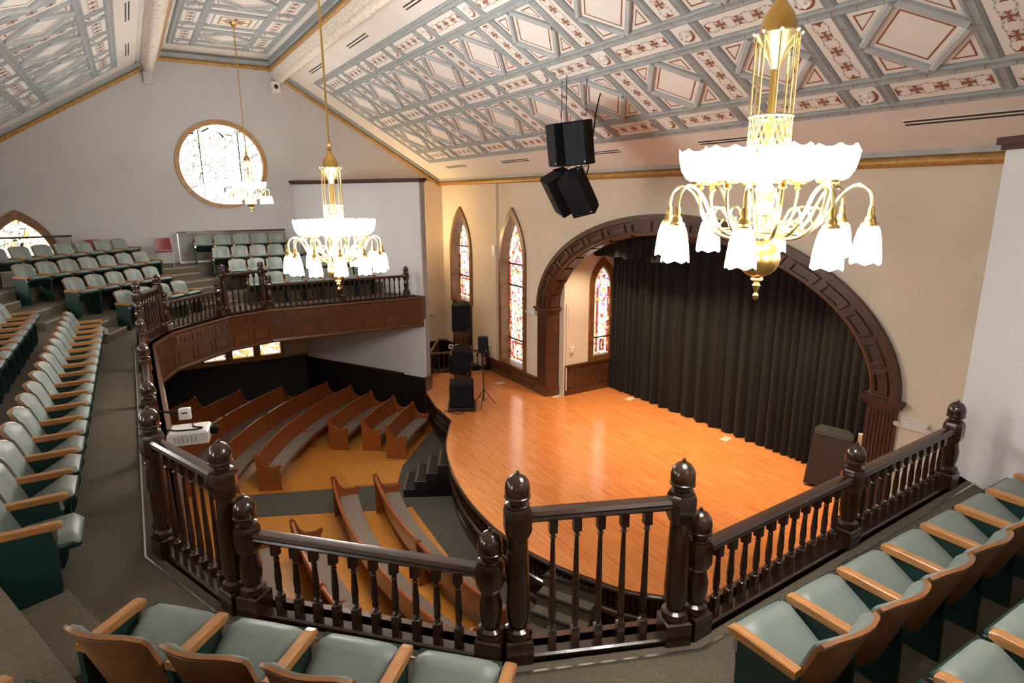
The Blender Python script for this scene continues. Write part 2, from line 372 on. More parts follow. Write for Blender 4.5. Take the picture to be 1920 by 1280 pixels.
def borders(q, sign, depth, inset, cuts):
    o = bpy.data.objects['window_%d' % wcount[0]]; c = q['cy']*sign; e = q['w']-inset-.045; zf = -depth+.055
    for s_ in (-1, 1):
        b = MB(); b.box(c+s_*e-.04, c+s_*e+.04, q['z0']+inset+.04, q['hs']-.05, zf-.004, zf+.004); part('border_pane', b, ['gl_red'], o)
    z0, z1 = q['z0']+inset+.1, cuts[0]-.08; w_ = e-.12
    for (a0, a1, b0, b1) in ((-w_, w_, z0, z0+.07), (-w_, w_, z1-.07, z1), (-w_, -w_+.07, z0+.07, z1-.07), (w_-.07, w_, z0+.07, z1-.07)):
        b = MB(); b.box(c+a0, c+a1, b0, b1, zf-.004, zf+.004); part('border_pane', b, ['gl_red'], o)
def lan_fn(q, sign=1):
    def f(ins):
        p = lancet(q['cy']*sign, q['w']-ins, q['z0']+ins, q['z1']-ins*1.6, q['hs']); return p
    return f
window(lan_fn(WIN_T, -1), XST, .34, strip_panes(WIN_T, (2.35, 4.15, 4.85), .10, ['gl_tall', 'gl_tall', 'gl_tall', 'gl_tall'], -1), 'gl_tall', 'tall pointed stained glass window reaching nearly to the stage floor', mull=[(-16.74-.6, z, -16.74+.6, z, .025) for z in (2.35, 4.15, 4.85)])
borders(WIN_T, -1, .34, .10, (2.35,))
window(lan_fn(WIN_S, -1), XST, .34, strip_panes(WIN_S, (4.1, 5.2), .10, ['gl_tall'], -1), 'gl_tall', 'shorter pointed stained glass window beside the gable wall corner', mull=[(-20.36-.6, z, -20.36+.6, z, .025) for z in (4.1, 5.2)])
borders(WIN_S, -1, .34, .10, (4.1,))
def rose_fn(ins): return [(ROSE[0]+(ROSE[2]-ins)*math.cos(2*PI*i/48), ROSE[1]+(ROSE[2]-ins)*math.sin(2*PI*i/48)) for i in range(48)]
def disc_slice(x0, x1, r, n=14):
    t = [x0+(x1-x0)*i/n for i in range(n+1)]
    return [(ROSE[0]+a, ROSE[1]-math.sqrt(max(0, r*r-a*a))) for a in t]+[(ROSE[0]+a, ROSE[1]+math.sqrt(max(0, r*r-a*a))) for a in t[::-1]]
rr_ = ROSE[2]-.075
rp = [(disc_slice(-rr_, -.60, rr_), None), (disc_slice(-.57, .52, rr_), None), (disc_slice(.55, rr_, rr_), None)]
window(rose_fn, XFAR, .18, rp, 'gl_rose', 'round pale stained glass window high in the gable wall', .075, 'framel', [(ROSE[0]-.585, ROSE[1]-1.0, ROSE[0]-.585, ROSE[1]+1.0, .015), (ROSE[0]+.535, ROSE[1]-1.0, ROSE[0]+.535, ROSE[1]+1.0, .015)])
window(lan_fn(ARCW), XFAR, .2, strip_panes(ARCW, (5.1, 5.6), .12, ['gl_arch']), 'gl_arch', 'pointed amber stained glass window behind the top seats', .12, 'frame')
for k, h in enumerate(low_h):
    (a, b), (c, d) = h[0], h[2]
    f = (lambda a, b, c, d: lambda ins: [(a+ins, b+ins), (c-ins, b+ins), (c-ins, d-ins), (a+ins, d-ins)])(a, b, c, d)
    window(f, XFAR, .15, [([(a+.07, b+.07), (c-.07, b+.07), (c-.07, b+.30), (a+.07, b+.30)], 'gl_low'), ([(a+.07, b+.33), (c-.07, b+.33), (c-.07, d-.07), (a+.07, d-.07)], 'gl_low')], 'gl_low', 'low amber window under the far balcony', .07, 'framel')
wn = dict(ARCW); wn['cy'] = 2.69  # near gable windows: unseen, added for fill light
def rose_fn2(ins): return [(-x, z) for x, z in rose_fn(ins)][::-1]
window(rose_fn2, XNEAR, .18, [([(-x, z) for x, z in p][::-1], m_) for p, m_ in rp], 'gl_rose', 'unseen round window added for fill light in the gable wall behind the seats', .13, 'framel')
window(lan_fn(wn), XNEAR, .2, strip_panes(wn, (5.1, 5.6), .12, ['gl_arch']), 'gl_arch', 'unseen pointed window added for fill light in the gable wall behind the seats', .12)
for q in lw: window(lan_fn(q), XLEFT, .2, strip_panes(q, (5.9,), .1, ['gl_fill']), 'gl_rose', 'unseen pointed window added for fill light in the balcony side wall', .1)  # side windows: out of view, added to brighten the room

# --- ceiling shell
mb = MB()
X5, X1 = 4.93, .67
for sx in (1, -1):
    xa, xb = (X5, XS+.4) if sx > 0 else (X1, XL-.3)
    vs = []
    for y in (YN-.3, YF+.3):
        vs += [(xa, y, zr(xa)), (xb, y, zr(xb)), (xb, y, zr(xb)+.25), (xa, y, zr(xa)+.25)]
    mb.add(vs, [(0,1,2,3),(7,6,5,4),(0,4,5,1),(1,5,6,2),(2,6,7,3),(3,7,4,0)])
mb.box(X1-.05, X5+.05, YN-.3, YF+.3, 11.22, 11.45)
for a, b in ((X1-.1, X1+.25), (X5-.25, X5+.1)): mb.box(a, b, YN-.3, YF+.3, 10.8, 11.3)
ceiling = struct(part('ceiling', mb, ['ceil']), 'off-white vaulted ceiling with stencilled coffers')
SR = frame((5.7, 0, zr(5.7)), (0, 1, 0), (.8575, 0, -.5145), (-.5145, 0, -.8575))
SL = frame((-.1, 0, zr(-.1)), (0, -1, 0), (-.8575, 0, -.5145), (.5145, 0, -.8575))
SF = frame((1.825, 0, 11.22), (0, 1, 0), (1, 0, 0), (0, 0, -1))
PIT, HQ, BW = 1.88, .19, .165          # grid pitch, half rosette tile, bar width
LO = HQ+BW; LEN = PIT-2*LO
def rmesh():
    b = MB(); b.bbox(-HQ, HQ, -HQ, HQ, 0, .02, .008, 0)
    b.lathe([(.115, .015), (.10, .05), (.07, .03), (.045, .035), (.03, .06), (0, .065)], 16, 0, wav=lambda a, j: .012*math.cos(8*a) if j in (0, 1) else 0)
    for i in range(9):                                   # painted half ring
        a = PI*.1+PI*1.05*i/9; a2 = PI*.1+PI*1.05*(i+1)/9
        r1, r2 = .115, .150
        b.add([(r1*math.cos(a), r1*math.sin(a), .024), (r2*math.cos(a), r2*math.sin(a), .024), (r2*math.cos(a2), r2*math.sin(a2), .024), (r1*math.cos(a2), r1*math.sin(a2), .024)], [(0,1,2,3)], 1)
    return b.mesh('rosette', ['ceilw', 'red'])
def cross(b, cx, cy, r, z, mi):
    for k in range(4):
        a = k*PI/2; c, s_ = math.cos(a), math.sin(a)
        P = [(0, -.012), (r*.5, -.016), (r, -.045), (r*.86, 0), (r, .045), (r*.5, .016), (0, .012)]
        b.add([(cx+p*c-q*s_, cy+p*s_+q*c, z) for p, q in P], [list(range(7))], mi)
    b.add([(cx+.028*math.cos(i*PI/4), cy+.028*math.sin(i*PI/4), z+.001) for i in range(8)], [list(range(8))], mi)
def smesh(L=LEN, nx=3):
    b = MB(); b.bbox(-L/2, L/2, -HQ, HQ, 0, .02, .008, 0)
    for k in range(nx): cross(b, (k-(nx-1)/2)*L/(nx+.9), 0, .09, .023, 1)
    for k in range(nx+1):                                # pale chain rings between the crosses
        cx = (k-nx/2)*L/(nx+.9)
        for i in range(10):
            a, a2 = 2*PI*i/10, 2*PI*(i+.75)/10
            q = [(cx+r*1.25*math.cos(t), r*math.sin(t), .022) for r, t in ((.085, a), (.11, a), (.11, a2), (.085, a2))]
            if max(abs(v[0]) for v in q) < L/2-.01: b.add(q, [(0,1,2,3)], 2)
    for sx in (-1, 1):                                   # half crosses at the ends
        x0 = sx*(L/2-.03); b.add([(x0, -.09, .023), (x0-sx*.04, -.03, .023), (x0-sx*.09, 0, .023), (x0-sx*.04, .03, .023), (x0, .09, .023)], [list(range(5))], 1)
    return b.mesh('stencil_panel', ['ceilw', 'red', 'chain'])
def coffer_meshes():
    h = LEN/2; bw = .095
    base = MB(); base.box(-h, h, -h, h, 0, .006); base = base.mesh('coffer_panel', ['ceil'])
    # diamond corner points at mid-sides
    bar = MB(); L = h*math.sqrt(2)/2
    prof = [(-bw/2, .005), (-bw/2, .05), (-bw*.28, .075), (bw*.28, .075), (bw/2, .05), (bw/2, .005)]
    vs = [(-L+.02, a, z) for a, z in prof]+[(L-.02, a, z) for a, z in prof]
    bar.add(vs, [(i, (i+1) % 6, 6+(i+1) % 6, 6+i) for i in range(6)]+[range(6), list(range(6, 12))[::-1]], 0)
    bar = bar.mesh('diamond_bar', ['bluel'])
    dp = MB(); d = h-.045
    sq = lambda k: [(k, 0), (0, k), (-k, 0), (0, -k)]
    dp.add([(x, y, .014) for x, y in sq(d)]+[(x, y, .014) for x, y in sq(d-.09)], [(i, (i+1) % 4, 4+(i+1) % 4, 4+i) for i in range(4)], 0)
    dp.add([(x, y, .014) for x, y in sq(d-.09)]+[(x, y, .014) for x, y in sq(d-.125)], [(i, (i+1) % 4, 4+(i+1) % 4, 4+i) for i in range(4)], 1)
    dp.add([(x, y, .014) for x, y in sq(d-.125)], [(0,1,2,3)], 0)
    dp = dp.mesh('diamond_panel', ['ceilw', 'red'])
    tp = MB(); t0 = .02; l = h-.10
    tri = lambda k: [(h-k, h-k), (h-k, h-l+k*1.9-.0), (h-l+k*1.9, h-k)]
    A, B, C = tri(t0), tri(t0+.05), tri(t0+.075)
    for z, a, c, mi in ((.014, A, B, 0), (.014, B, C, 1)):
        tp.add([(x, y, z) for x, y in a]+[(x, y, z) for x, y in c], [(i, (i+1) % 3, 3+(i+1) % 3, 3+i) for i in range(3)], mi)
    tp.add([(x, y, .014) for x, y in C], [(0,1,2)], 0)
    tp = tp.mesh('corner_panel', ['ceilw', 'red'])
    return base, bar, dp, tp
ROS, STR = rmesh(), smesh(); CB, CBAR, CDP, CTP = coffer_meshes()
def bar_piece(L, name='moulding_bar', mats=('blue', 'red')):
    b = MB(); hw = BW/2
    prof = [(-hw, 0), (-hw, .03), (-hw*.6, .055), (-hw*.25, .04), (hw*.25, .04), (hw*.6, .055), (hw, .03), (hw, 0)]
    vs = [(-L/2, a, z) for a, z in prof]+[(L/2, a, z) for a, z in prof]
    b.add(vs, [(i, (i+1) % 8, 8+(i+1) % 8, 8+i) for i in range(8)]+[range(8), list(range(8, 16))[::-1]], 0)
    n = int(L/.31)
    for i in range(n):
        x = -L/2+(i+.5)*L/n
        b.add([(x-.03, -hw*.75, .058), (x, -hw*.1, .058), (x+.03, hw*.75, .058), (x+.012, -hw*.1, .058)], [(0,1,2,3)], 1)
    return b.mesh(name, list(mats))
def coffers(X, ys, sign, nrow, vs0, endv):
    """ys: rosette column positions along local u; nrow rosette rows"""
    us = sorted(sign*y for y in ys); u0_, u1_ = us[0]-LO, us[-1]+LO
    lb = bar_piece(u1_-u0_)
    for r in range(nrow):
        for d in (-1, 1): link('moulding_bar', lb, ceiling, X @ T((u0_+u1_)/2, vs0+r*PIT+d*(HQ+BW/2), 0))
    seg = bar_piece(LEN, 'cross_bar'); tl = bar_piece(2*HQ, 'tile_bar')
    for i, u in enumerate(us):
        for r in range(nrow):
            v = vs0+r*PIT
            link('rosette', ROS, ceiling, X @ T(u, v, 0, rz=random.choice((0, 0, .2))))
            for d in (-1, 1): link('tile_bar', tl, ceiling, X @ T(u+d*(HQ+BW/2), v, 0, rz=PI/2))
            if i < len(us)-1: link('stencil_panel', STR, ceiling, X @ T(u+PIT/2, v, 0))
            if r < nrow-1:
                link('stencil_panel', STR, ceiling, X @ T(u, v+PIT/2, 0, rz=PI/2))
                for d in (-1, 1): link('cross_bar', seg, ceiling, X @ T(u+d*(HQ+BW/2), v+PIT/2, 0, rz=PI/2))
                if i < len(us)-1:
                    c = link('coffer_panel', CB, ceiling, X @ T(u+PIT/2, v+PIT/2, 0))
                    link('diamond_panel', CDP, c)
                    for k in range(4):
                        a = k*PI/2+PI/4; q = LEN/4*math.sqrt(2)+.012
                        link('diamond_bar', CBAR, c, T(q*math.cos(a), q*math.sin(a), 0, rz=a+PI/2))
                        link('corner_panel', CTP, c, T(0, 0, 0, rz=k*PI/2))
coffers(SR, [20.2-PIT*k for k in range(12)], 1, 3, 0, 0)
coffers(SL, [20.2-PIT*k for k in range(8)], -1, 3, 0, 0)
# flat centre strip: two rosette rows with plain narrow coffers between
FR = [20.43-PIT*k for k in range(7)]
WV = 1.95                                              # spacing of the two rows
lb = bar_piece(FR[0]-FR[-1]+2*LO); yc_ = (FR[0]+FR[-1])/2
for v in (0, WV):
    for d in (-1, 1): link('moulding_bar', lb, ceiling, SF @ T(yc_, v+d*(HQ+BW/2), 0))
seg = bar_piece(WV-2*LO, 'cross_bar'); tl = bar_piece(2*HQ, 'tile_bar')
sx_, sy_ = (WV-2*LO)/LEN, 1
for i, u in enumerate(FR):
    for v in (0, WV):
        link('rosette', ROS, ceiling, SF @ T(u, v, 0, rz=PI/2))
        for d in (-1, 1): link('tile_bar', tl, ceiling, SF @ T(u+d*(HQ+BW/2), v, 0, rz=PI/2))
        if i: link('stencil_panel', STR, ceiling, SF @ T(u+PIT/2, v, 0))
    for d in (-1, 1): link('cross_bar', seg, ceiling, SF @ T(u+d*(HQ+BW/2), WV/2, 0, rz=PI/2))
    if i:
        if i == 2:                                     # painted medallion over the chandelier
            b = MB(); q = LEN/2-.02; b.bbox(-q, q, -q, q, 0, .02, .01, 0)
            for k, (rr, mi) in enumerate(((q-.06, 1), (q-.10, 0), (q-.2, 2), (q-.25, 0))): b.add([(-rr, -rr, .022+k*.002), (rr, -rr, .022+k*.002), (rr, rr, .022+k*.002), (-rr, rr, .022+k*.002)], [(0,1,2,3)], mi)
            for k in range(8):
                a = k*PI/4; b.add([(p*math.cos(a)-s_*math.sin(a), p*math.sin(a)+s_*math.cos(a), .032) for p, s_ in ((.06, -.02), (.2, -.06), (.32, 0), (.2, .06), (.06, .02))], [range(5)], 2 if k % 2 else 3)
            part('medallion_panel', b, ['ceilw', 'blue', 'gold', 'red'], ceiling, SF @ T(u+PIT/2, WV/2, 0))
        else:
            c = link('coffer_panel', CB, ceiling, SF @ T(u+PIT/2, WV/2, 0) @ Matrix.Diagonal((1, sx_, 1, 1)))
            link('diamond_panel', CDP, c)
            for k in range(4):
                a = k*PI/2+PI/4; q = LEN/4*math.sqrt(2)+.012
                link('diamond_bar', CBAR, c, T(q*math.cos(a), q*math.sin(a), 0, rz=a+PI/2)); link('corner_panel', CTP, c, T(0, 0, 0, rz=k*PI/2))
# ridge beams with gilt and carved rolls
tn = 0
def prism_y(prof, y0, y1, mats, name, lab=None, sm=False):
    global tn; tn += 1
    b = MB(); n = len(prof)
    b.add([(x, y0, z) for x, z in prof]+[(x, y1, z) for x, z in prof], [(i, (i+1) % n, n+(i+1) % n, n+i) for i in range(n)]+[list(range(n))[::-1], list(range(n, 2*n))], 0, sm)
    return part(name, b, mats)
def roll(cx, cz, r, n=14): return [(cx+r*math.cos(2*PI*i/n), cz+r*math.sin(2*PI*i/n)) for i in range(n)]
for cx in (4.6, 1.0):
    o = struct(prism_y([(cx-.30, 11.22), (cx-.30, 11.05), (cx-.2, 10.98), (cx-.15, 10.75), (cx+.15, 10.75), (cx+.2, 10.98), (cx+.30, 11.05), (cx+.30, 11.22)], YN, YF, ['blue'], 'trim_beam'), 'ornamented ridge beam between the flat and sloping ceiling')
    for d in (-1, 1):
        g = prism_y(roll(cx+d*.235, 10.93, .065), YN, YF, ['gold'], 'gilt_roll', sm=True); g.parent = o
        g = prism_y([(cx+d*.18, 10.90), (cx+d*.225, 10.87), (cx+d*.13, 10.66), (cx+d*.06, 10.68)], YN, YF, ['frieze'], 'carved_frieze'); g.parent = o
    g = prism_y(roll(cx, 10.66, .13, 18), YN, YF, ['frieze'], 'carved_roll', sm=True); g.parent = o
# cornice on the stage wall and along both gable ends
o = struct(prism_y([(XS-.0, 7.72), (XS-.16, 7.66), (XS-.12, 7.56), (XS, 7.54)], YN, YF, ['bluel'], 'trim_cornice'), 'blue-grey and gilt cornice on the stage wall')
g = prism_y(roll(XS-.04, 7.48, .085), YN, YF, ['gold'], 'gilt_roll', sm=True); g.parent = o
for (ya, sg) in ((YF, 1), (YN, -1)):
    pts = [(XS, 7.52), (4.86, zr(4.86)-.05)], [(4.4, 11.08), (1.2, 11.08)], [(.74, zr(.74)-.05), (XL, 7.52)]
    b = MB(); g = MB()
    for (p, q) in pts:
        yy = ya-sg*.04
        d = Vector((q[0]-p[0], 0, q[1]-p[1])).normalized(); nn = Vector((-d.z, 0, d.x)); nn = nn if nn.z < 0 else -nn
        P, Q = Vector((p[0], ya, p[1])), Vector((q[0], ya, q[1]))
        g.tube([P+nn*.12-Vector((0, sg*.03, 0)), Q+nn*.12-Vector((0, sg*.03, 0))], .06, 10, 0)
        vs = []
        for E_ in (P, Q): vs += [E_+Vector((0, -sg*.0, .06)), E_+Vector((0, -sg*.14, .06)), E_+nn*.03+Vector((0, -sg*.14, 0)), E_+nn*.08]
        b.add([tuple(v) for v in vs], [(0,1,5,4),(1,2,6,5),(2,3,7,6),(3,0,4,7),(0,3,2,1),(4,5,6,7)], 0)
    o = struct(part('trim_gable', b, ['blue']), 'gilt and grey moulding under the ceiling of the %s gable' % ('round-window' if sg > 0 else 'rear'))
    part('gilt_roll', g, ['gold'], o)
# slot diffusers in the ceiling
def slot(X, y, L=1.45, n=0):
    b = MB(); b.box(-L/2, L/2, -.05, -.02, 0, .012, 0); b.box(-L/2, L/2, .02, .05, 0, .012, 0); b.box(-L/2-.01, L/2+.01, -.065, .065, 0, .006, 1)
    return part('slot_diffuser', b, ['slot', 'ceilw'], X=X @ T(y, 0, 0))
XU = frame((5.14, 0, zr(5.14)), (0, 1, 0), (.8575, 0, -.5145), (-.5145, 0, -.8575)); XD = frame((9.53, 0, zr(9.53)), (0, 1, 0), (.8575, 0, -.5145), (-.5145, 0, -.8575))
XUL = frame((.46, 0, zr(.46)), (0, -1, 0), (-.8575, 0, -.5145), (.5145, 0, -.8575))
VO = ('first', 'second', 'third', 'fourth', 'fifth')
for k in range(5):
    y = 19.2-3.75*k
    tag(slot(XU, y), 'twin-slot ceiling diffuser by the ridge beam, stage slope, %s from the round-window wall' % VO[k], 'air vent', 'upper ceiling slots')
    tag(slot(XD, y), 'twin-slot ceiling diffuser above the stage wall cornice, %s from the round-window wall' % VO[k], 'air vent', 'lower ceiling slots')
    if k < 3: tag(slot(XUL, -y), 'twin-slot ceiling diffuser by the ridge beam, side-balcony slope, %s from the round-window wall' % VO[k], 'air vent', 'opposite slope slots')

# --- proscenium arch woodwork
def arch_path(hw, rise, n=48): return ell(hw, rise, n)
mb = MB(); n = 48
def ring(hwA, rA, xA, hwB, rB, xB, mi=0, n=48):
    A, B = ell(hwA, rA, n), ell(hwB, rB, n)
    mb.add([(xA, y, z) for y, z in A]+[(xB, y, z) for y, z in B], [(i, i+1, n+2+i, n+1+i) for i in range(n)], mi)
x0 = XS
ring(5.24, 2.85, x0+.02, 5.24, 2.85, x0-.10); ring(5.24, 2.85, x0-.10, 5.10, 2.72, x0-.10); ring(5.10, 2.72, x0-.10, 5.10, 2.72, x0-.055)
ring(5.10, 2.72, x0-.055, 4.78, 2.42, x0-.055); ring(4.78, 2.42, x0-.055, 4.74, 2.40, x0-.03); ring(4.74, 2.40, x0-.03, 4.74, 2.40, x0+.46); ring(4.74, 2.40, x0+.46, 4.85, 2.50, x0+.46)
arch = struct(part('trim_arch', mb, ['awood']), 'dark panelled wooden proscenium arch framing the black curtain')
NP = 17
def bandpt(t, k):        # k 0 outer .. 1 inner of the front band
    hw = 5.07-.26*k; r = 2.69-.24*k
    return (YC+hw*math.cos(PI*t), 3.75+r*math.sin(PI*t))
for i in range(NP):      # framed panels round the arch: raised fillets
    b = MB(); t0, t1 = (i+.08)/NP, (i+.92)/NP
    def seg4(ta, tb, ka, kb):
        N = 4
        q = []
        for j in range(N+1):
            t = ta+(tb-ta)*j/N; q.append((bandpt(t, ka), bandpt(t, kb)))
        xx, xw = XS-.095, XS-.05
        vs = [];
        for a, c in q: vs += [(xx, *a), (xx, *c), (xw, *a), (xw, *c)]
        fs = []
        for j in range(N): o_ = 4*j; fs += [(o_, o_+1, o_+5, o_+4), (o_, o_+4, o_+6, o_+2), (o_+1, o_+3, o_+7, o_+5)]
        fs += [(0, 2, 3, 1), (4*N, 4*N+1, 4*N+3, 4*N+2)]; b.add(vs, fs, 0)
    dt = .012
    seg4(t0, t1, .06, .17); seg4(t0, t1, .83, .94); seg4(t0, t0+dt*.6, .17, .83); seg4(t1-dt*.6, t1, .17, .83)
    part('arch_panel', b, ['awood'], arch)
    b = MB()             # soffit panel
    P = [(YC+4.735*math.cos(PI*t), 3.75+2.395*math.sin(PI*t)) for t in [t0+(t1-t0)*j/4 for j in range(5)]]
    P2 = [(YC+4.70*math.cos(PI*t), 3.75+2.365*math.sin(PI*t)) for t in [t0+(t1-t0)*j/4 for j in range(5)]]
    vs = [];
    for (a, c) in zip(P, P2): vs += [(XS+.06, *a), (XS+.10, *c), (XS+.34, *c), (XS+.38, *a)]
    b.add(vs, [(4*j+k, 4*j+k+1, 4*j+5+k, 4*j+4+k) for j in range(4) for k in range(3)]+[(0,3,2,1), (16,17,18,19)], 0)
    part('soffit_panel', b, ['awood'], arch)
for sg in (1, -1):       # pilasters
    ya, yb = YC+sg*4.74, YC+sg*5.22
    y0_, y1_ = min(ya, yb), max(ya, yb)
    b = MB(); b.box(XS-.06, XS+.46, y0_, y1_, ST, 3.66)
    o = struct(part('trim_pilaster', b, ['awood']), 'brown wooden pilaster carrying the %s end of the proscenium arch' % ('window' if sg > 0 else 'loudspeaker'))
    b = MB(); b.prism([(XS-.16, y0_-.10), (XS+.52, y0_-.10), (XS+.52, y1_+.10), (XS-.16, y1_+.10)], 3.70, 3.76); b.prism([(XS-.11, y0_-.06), (XS+.49, y0_-.06), (XS+.49, y1_+.06), (XS-.11, y1_+.06)], 3.62, 3.71); part('capital', b, ['awood'], o)
    b = MB(); b.box(XS-.10, XS+.48, y0_-.04, y1_+.04, ST, ST+.24); b.box(XS-.085, XS+.47, y0_-.025, y1_+.025, ST+.24, ST+.29); part('base_block', b, ['mwood'], o)
    for k in range(7):
        yy = y0_+.06+k*(y1_-y0_-.12)/6; b = MB(); b.box(XS-.075, XS-.05, yy-.018, yy+.018, ST+.32, 3.55); part('reed', b, ['awood'], o)
# --- recess behind the arch
mb = MB(); mb.box(XS+.42, 13.5, YC+4.5, YC+4.75, 0, 6.9); mb.box(13.3, 13.5, YC-4.75, YC+4.75, 0, 6.9); mb.box(XS+.42, 13.5, YC-4.75, YC-4.5, 0, 6.9); mb.box(XS+.38, 13.5, YC-4.9, YC+4.9, 6.75, 6.95)
wall_recess = struct(part('wall_recess', mb, ['tan' if 0 else 'cream']), 'cream plaster walls of the stage recess')
mb = MB(); yw = YC+4.5
mb.box(XS+.46, 12.9, yw-.03, yw, ST, 1.96); wr = struct(part('trim_recess_wainscot', mb, ['mwood']), 'red-brown panelled wainscot inside the stage recess')
b = MB(); b.box(XS+.46, 12.9, yw-.07, yw-.02, 1.94, 2.0); part('cap_rail', b, ['mwood'], wr); b = MB(); b.box(XS+.46, 12.9, yw-.06, yw-.02, ST, ST+.16); part('base_rail', b, ['mwood'], wr)
for k in range(7): b = MB(); b.box(10.78+k*.3, 11.0+k*.3, yw-.045, yw-.025, ST+.24, 1.86); part('panel', b, ['awood'], wr)
W3 = dict(cy=12.06, w=.43, z0=2.03, z1=5.12, hs=4.35)
XREC = frame((0, yw, 0), (1, 0, 0), (0, 0, 1), (0, -1, 0))
window(lan_fn(W3), XREC, -.012, strip_panes(W3, (2.75,), .17, ['gl_tall']), 'gl_tall', 'narrow pointed stained glass window in the stage recess', .12, 'frame', [(12.06-.3, 2.75, 12.06+.3, 2.75, .02)])
borders(W3, 1, -.012, .17, (2.75,))
# --- stage wall wainscot between corner and arch
mb = MB(); mb.box(XS-.03, XS, 15.25, 18.6, ST, 1.5); wn_ = struct(part('trim_wainscot', mb, ['mwood']), 'low red-brown wainscot below the tall window')
b = MB(); b.box(XS-.09, XS-.02, 15.25, 18.6, 1.44, 1.5); part('cap_rail', b, ['mwood'], wn_); b = MB(); b.box(XS-.07, XS-.02, 15.25, 18.6, ST, ST+.14); part('base_rail', b, ['mwood'], wn_)
for k in range(4): b = MB(); b.box(XS-.05, XS-.025, 15.42+k*.8, 16.05+k*.8, ST+.2, 1.40); part('panel', b, ['mwood'], wn_)
# dark boarded door below the short window
mb = MB(); mb.box(XS-.06, XS-.0, 19.6, 21.1, ST, 3.14); d1 = struct(part('door_1', mb, ['dwood']), 'dark wooden door below the short pointed window')
for k in range(2):
    for (a, c) in ((1.2, 2.0), (2.1, 2.95)): b = MB(); b.box(XS-.085, XS-.055, 19.72+k*.66, 20.30+k*.66, a, c); part('panel', b, ['mwood'], d1)
# --- splayed partition walls
PA, PB = Vector((4.79, 21.9)), Vector((7.36, 17.22))
def splay(mirror):
    f = (lambda p: Vector((p[0], 20-p[1]))) if mirror else (lambda p: Vector(p))
    d = (PB-PA).normalized(); nrm = Vector((d.y, -d.x)) ; nrm = nrm if nrm.x > 0 else -nrm       # pointing to the stair side
    A, B = PA-d*.3, PB
    poly = lambda a, c, t0, t1: [tuple(f(a+nrm*t0)), tuple(f(c+nrm*t0)), tuple(f(c+nrm*t1)), tuple(f(a+nrm*t1))]
    mb = MB(); mb.prism(poly(A, B, 0, .2), 0, 7.46)
    mb.prism(poly(B-d*.86, B, -.05, .2), 0, 7.47)
    o = struct(part('wall_splay_%s' % ('near' if mirror else 'far'), mb, ['splay']), 'pale grey splayed partition wall, brown-capped, at the %s end of the balcony' % ('near' if mirror else 'far'))
    b = MB(); b.prism(poly(A, B+d*.06, -.11, .26), 7.46, 7.53); b.prism(poly(A, B+d*.03, -.08, .23), 7.41, 7.46); part('cap_moulding', b, ['capw'], o)
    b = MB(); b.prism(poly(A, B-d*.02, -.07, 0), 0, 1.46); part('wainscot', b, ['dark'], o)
    b = MB(); b.prism(poly(A, B-d*.9, -.12, -.05), 1.44, 1.52); part('chair_rail', b, ['dwood'], o)
    b = MB(); b.prism(poly(B-d*.03, B+d*.03, -.10, .22), 0, 1.5); part('end_board', b, ['mwood'], o)
    b = MB(); b.prism(poly(A+d*.9, B-d*1.0, -.085, -.06), .35, 1.2); part('panel', b, ['dark'], o)
splay(False); splay(True)
# dark panelling under the far balcony, door frame post
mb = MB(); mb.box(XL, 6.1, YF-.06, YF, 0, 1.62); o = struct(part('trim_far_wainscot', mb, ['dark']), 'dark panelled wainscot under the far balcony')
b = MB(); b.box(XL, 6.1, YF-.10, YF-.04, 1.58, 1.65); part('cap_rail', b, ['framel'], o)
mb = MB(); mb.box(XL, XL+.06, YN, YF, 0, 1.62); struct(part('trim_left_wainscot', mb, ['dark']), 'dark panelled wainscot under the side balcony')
mb = MB(); mb.box(4.2, 6.0, YF-.02, YF+.0, 1.65, 3.1); struct(part('trim_far_plaster', mb, ['tan']), 'tan plaster strip beside the low windows')
# --- hall floor and carpets
mb = MB(); mb.box(XL-.3, XS+.3, YN-.3, YF+.3, -.3, 0); floor = struct(part('floor', mb, ['floor']), 'honey-coloured boarded hall floor')
def carpet(name, poly, lab, m_='carpet2', t=.012):
    b = MB(); b.prism(poly, 0, t); return struct(part(name, b, [m_]), lab)
carpet('floor_aisle_carpet_far', [(1.0, 15.15), (5.35, 13.4), (5.9, 12.6), (4.6, 12.3), (4.16, 12.52), (1.0, 13.98)], 'grey carpet runner on the radial aisle below the pews')
carpet('floor_front_carpet', [(5.4, 14.5), (7.6, 17.0), (7.6, 3.0), (5.4, 5.5), (4.75, 8.0), (4.6, 10), (4.75, 12.2), (4.9, 13.6)], 'grey carpet along the foot of the curved stage', t=.011)
carpet('floor_lighter_boards', [(3.88, 15.5), (5.75, 14.73), (5.5, 13.45), (3.83, 14.1)], 'lighter rectangle of floorboards beside the aisle', 'ply', .008)
# --- stage
def catmull(P, n=5):
    out = []
    for i in range(len(P)-1):
        p0, p1, p2, p3 = P[max(i-1, 0)], P[i], P[i+1], P[min(i+2, len(P)-1)]
        for k in range(n):
            t = k/n; out.append(tuple(.5*((2*p1[a])+(-p0[a]+p2[a])*t+(2*p0[a]-5*p1[a]+4*p2[a]-p3[a])*t*t+(-p0[a]+3*p1[a]-3*p2[a]+p3[a])*t**3) for a in (0, 1)))
    return out+[P[-1]]
ARC = catmull([(6.84, 14.42), (6.29, 13.5), (5.89, 12.74), (5.57, 11.86), (5.3, 10.92), (5.13, 9.94), (5.07, 8.9), (5.18, 8.0), (5.37, 7.32), (5.61, 6.78), (5.86, 6.3), (6.24, 5.88), (6.84, 5.45)], 4)
EDGE = [(7.3, 17.3), (6.95, 15.7)]+ARC+[(7.0, 4.3), (7.3, 2.7)]
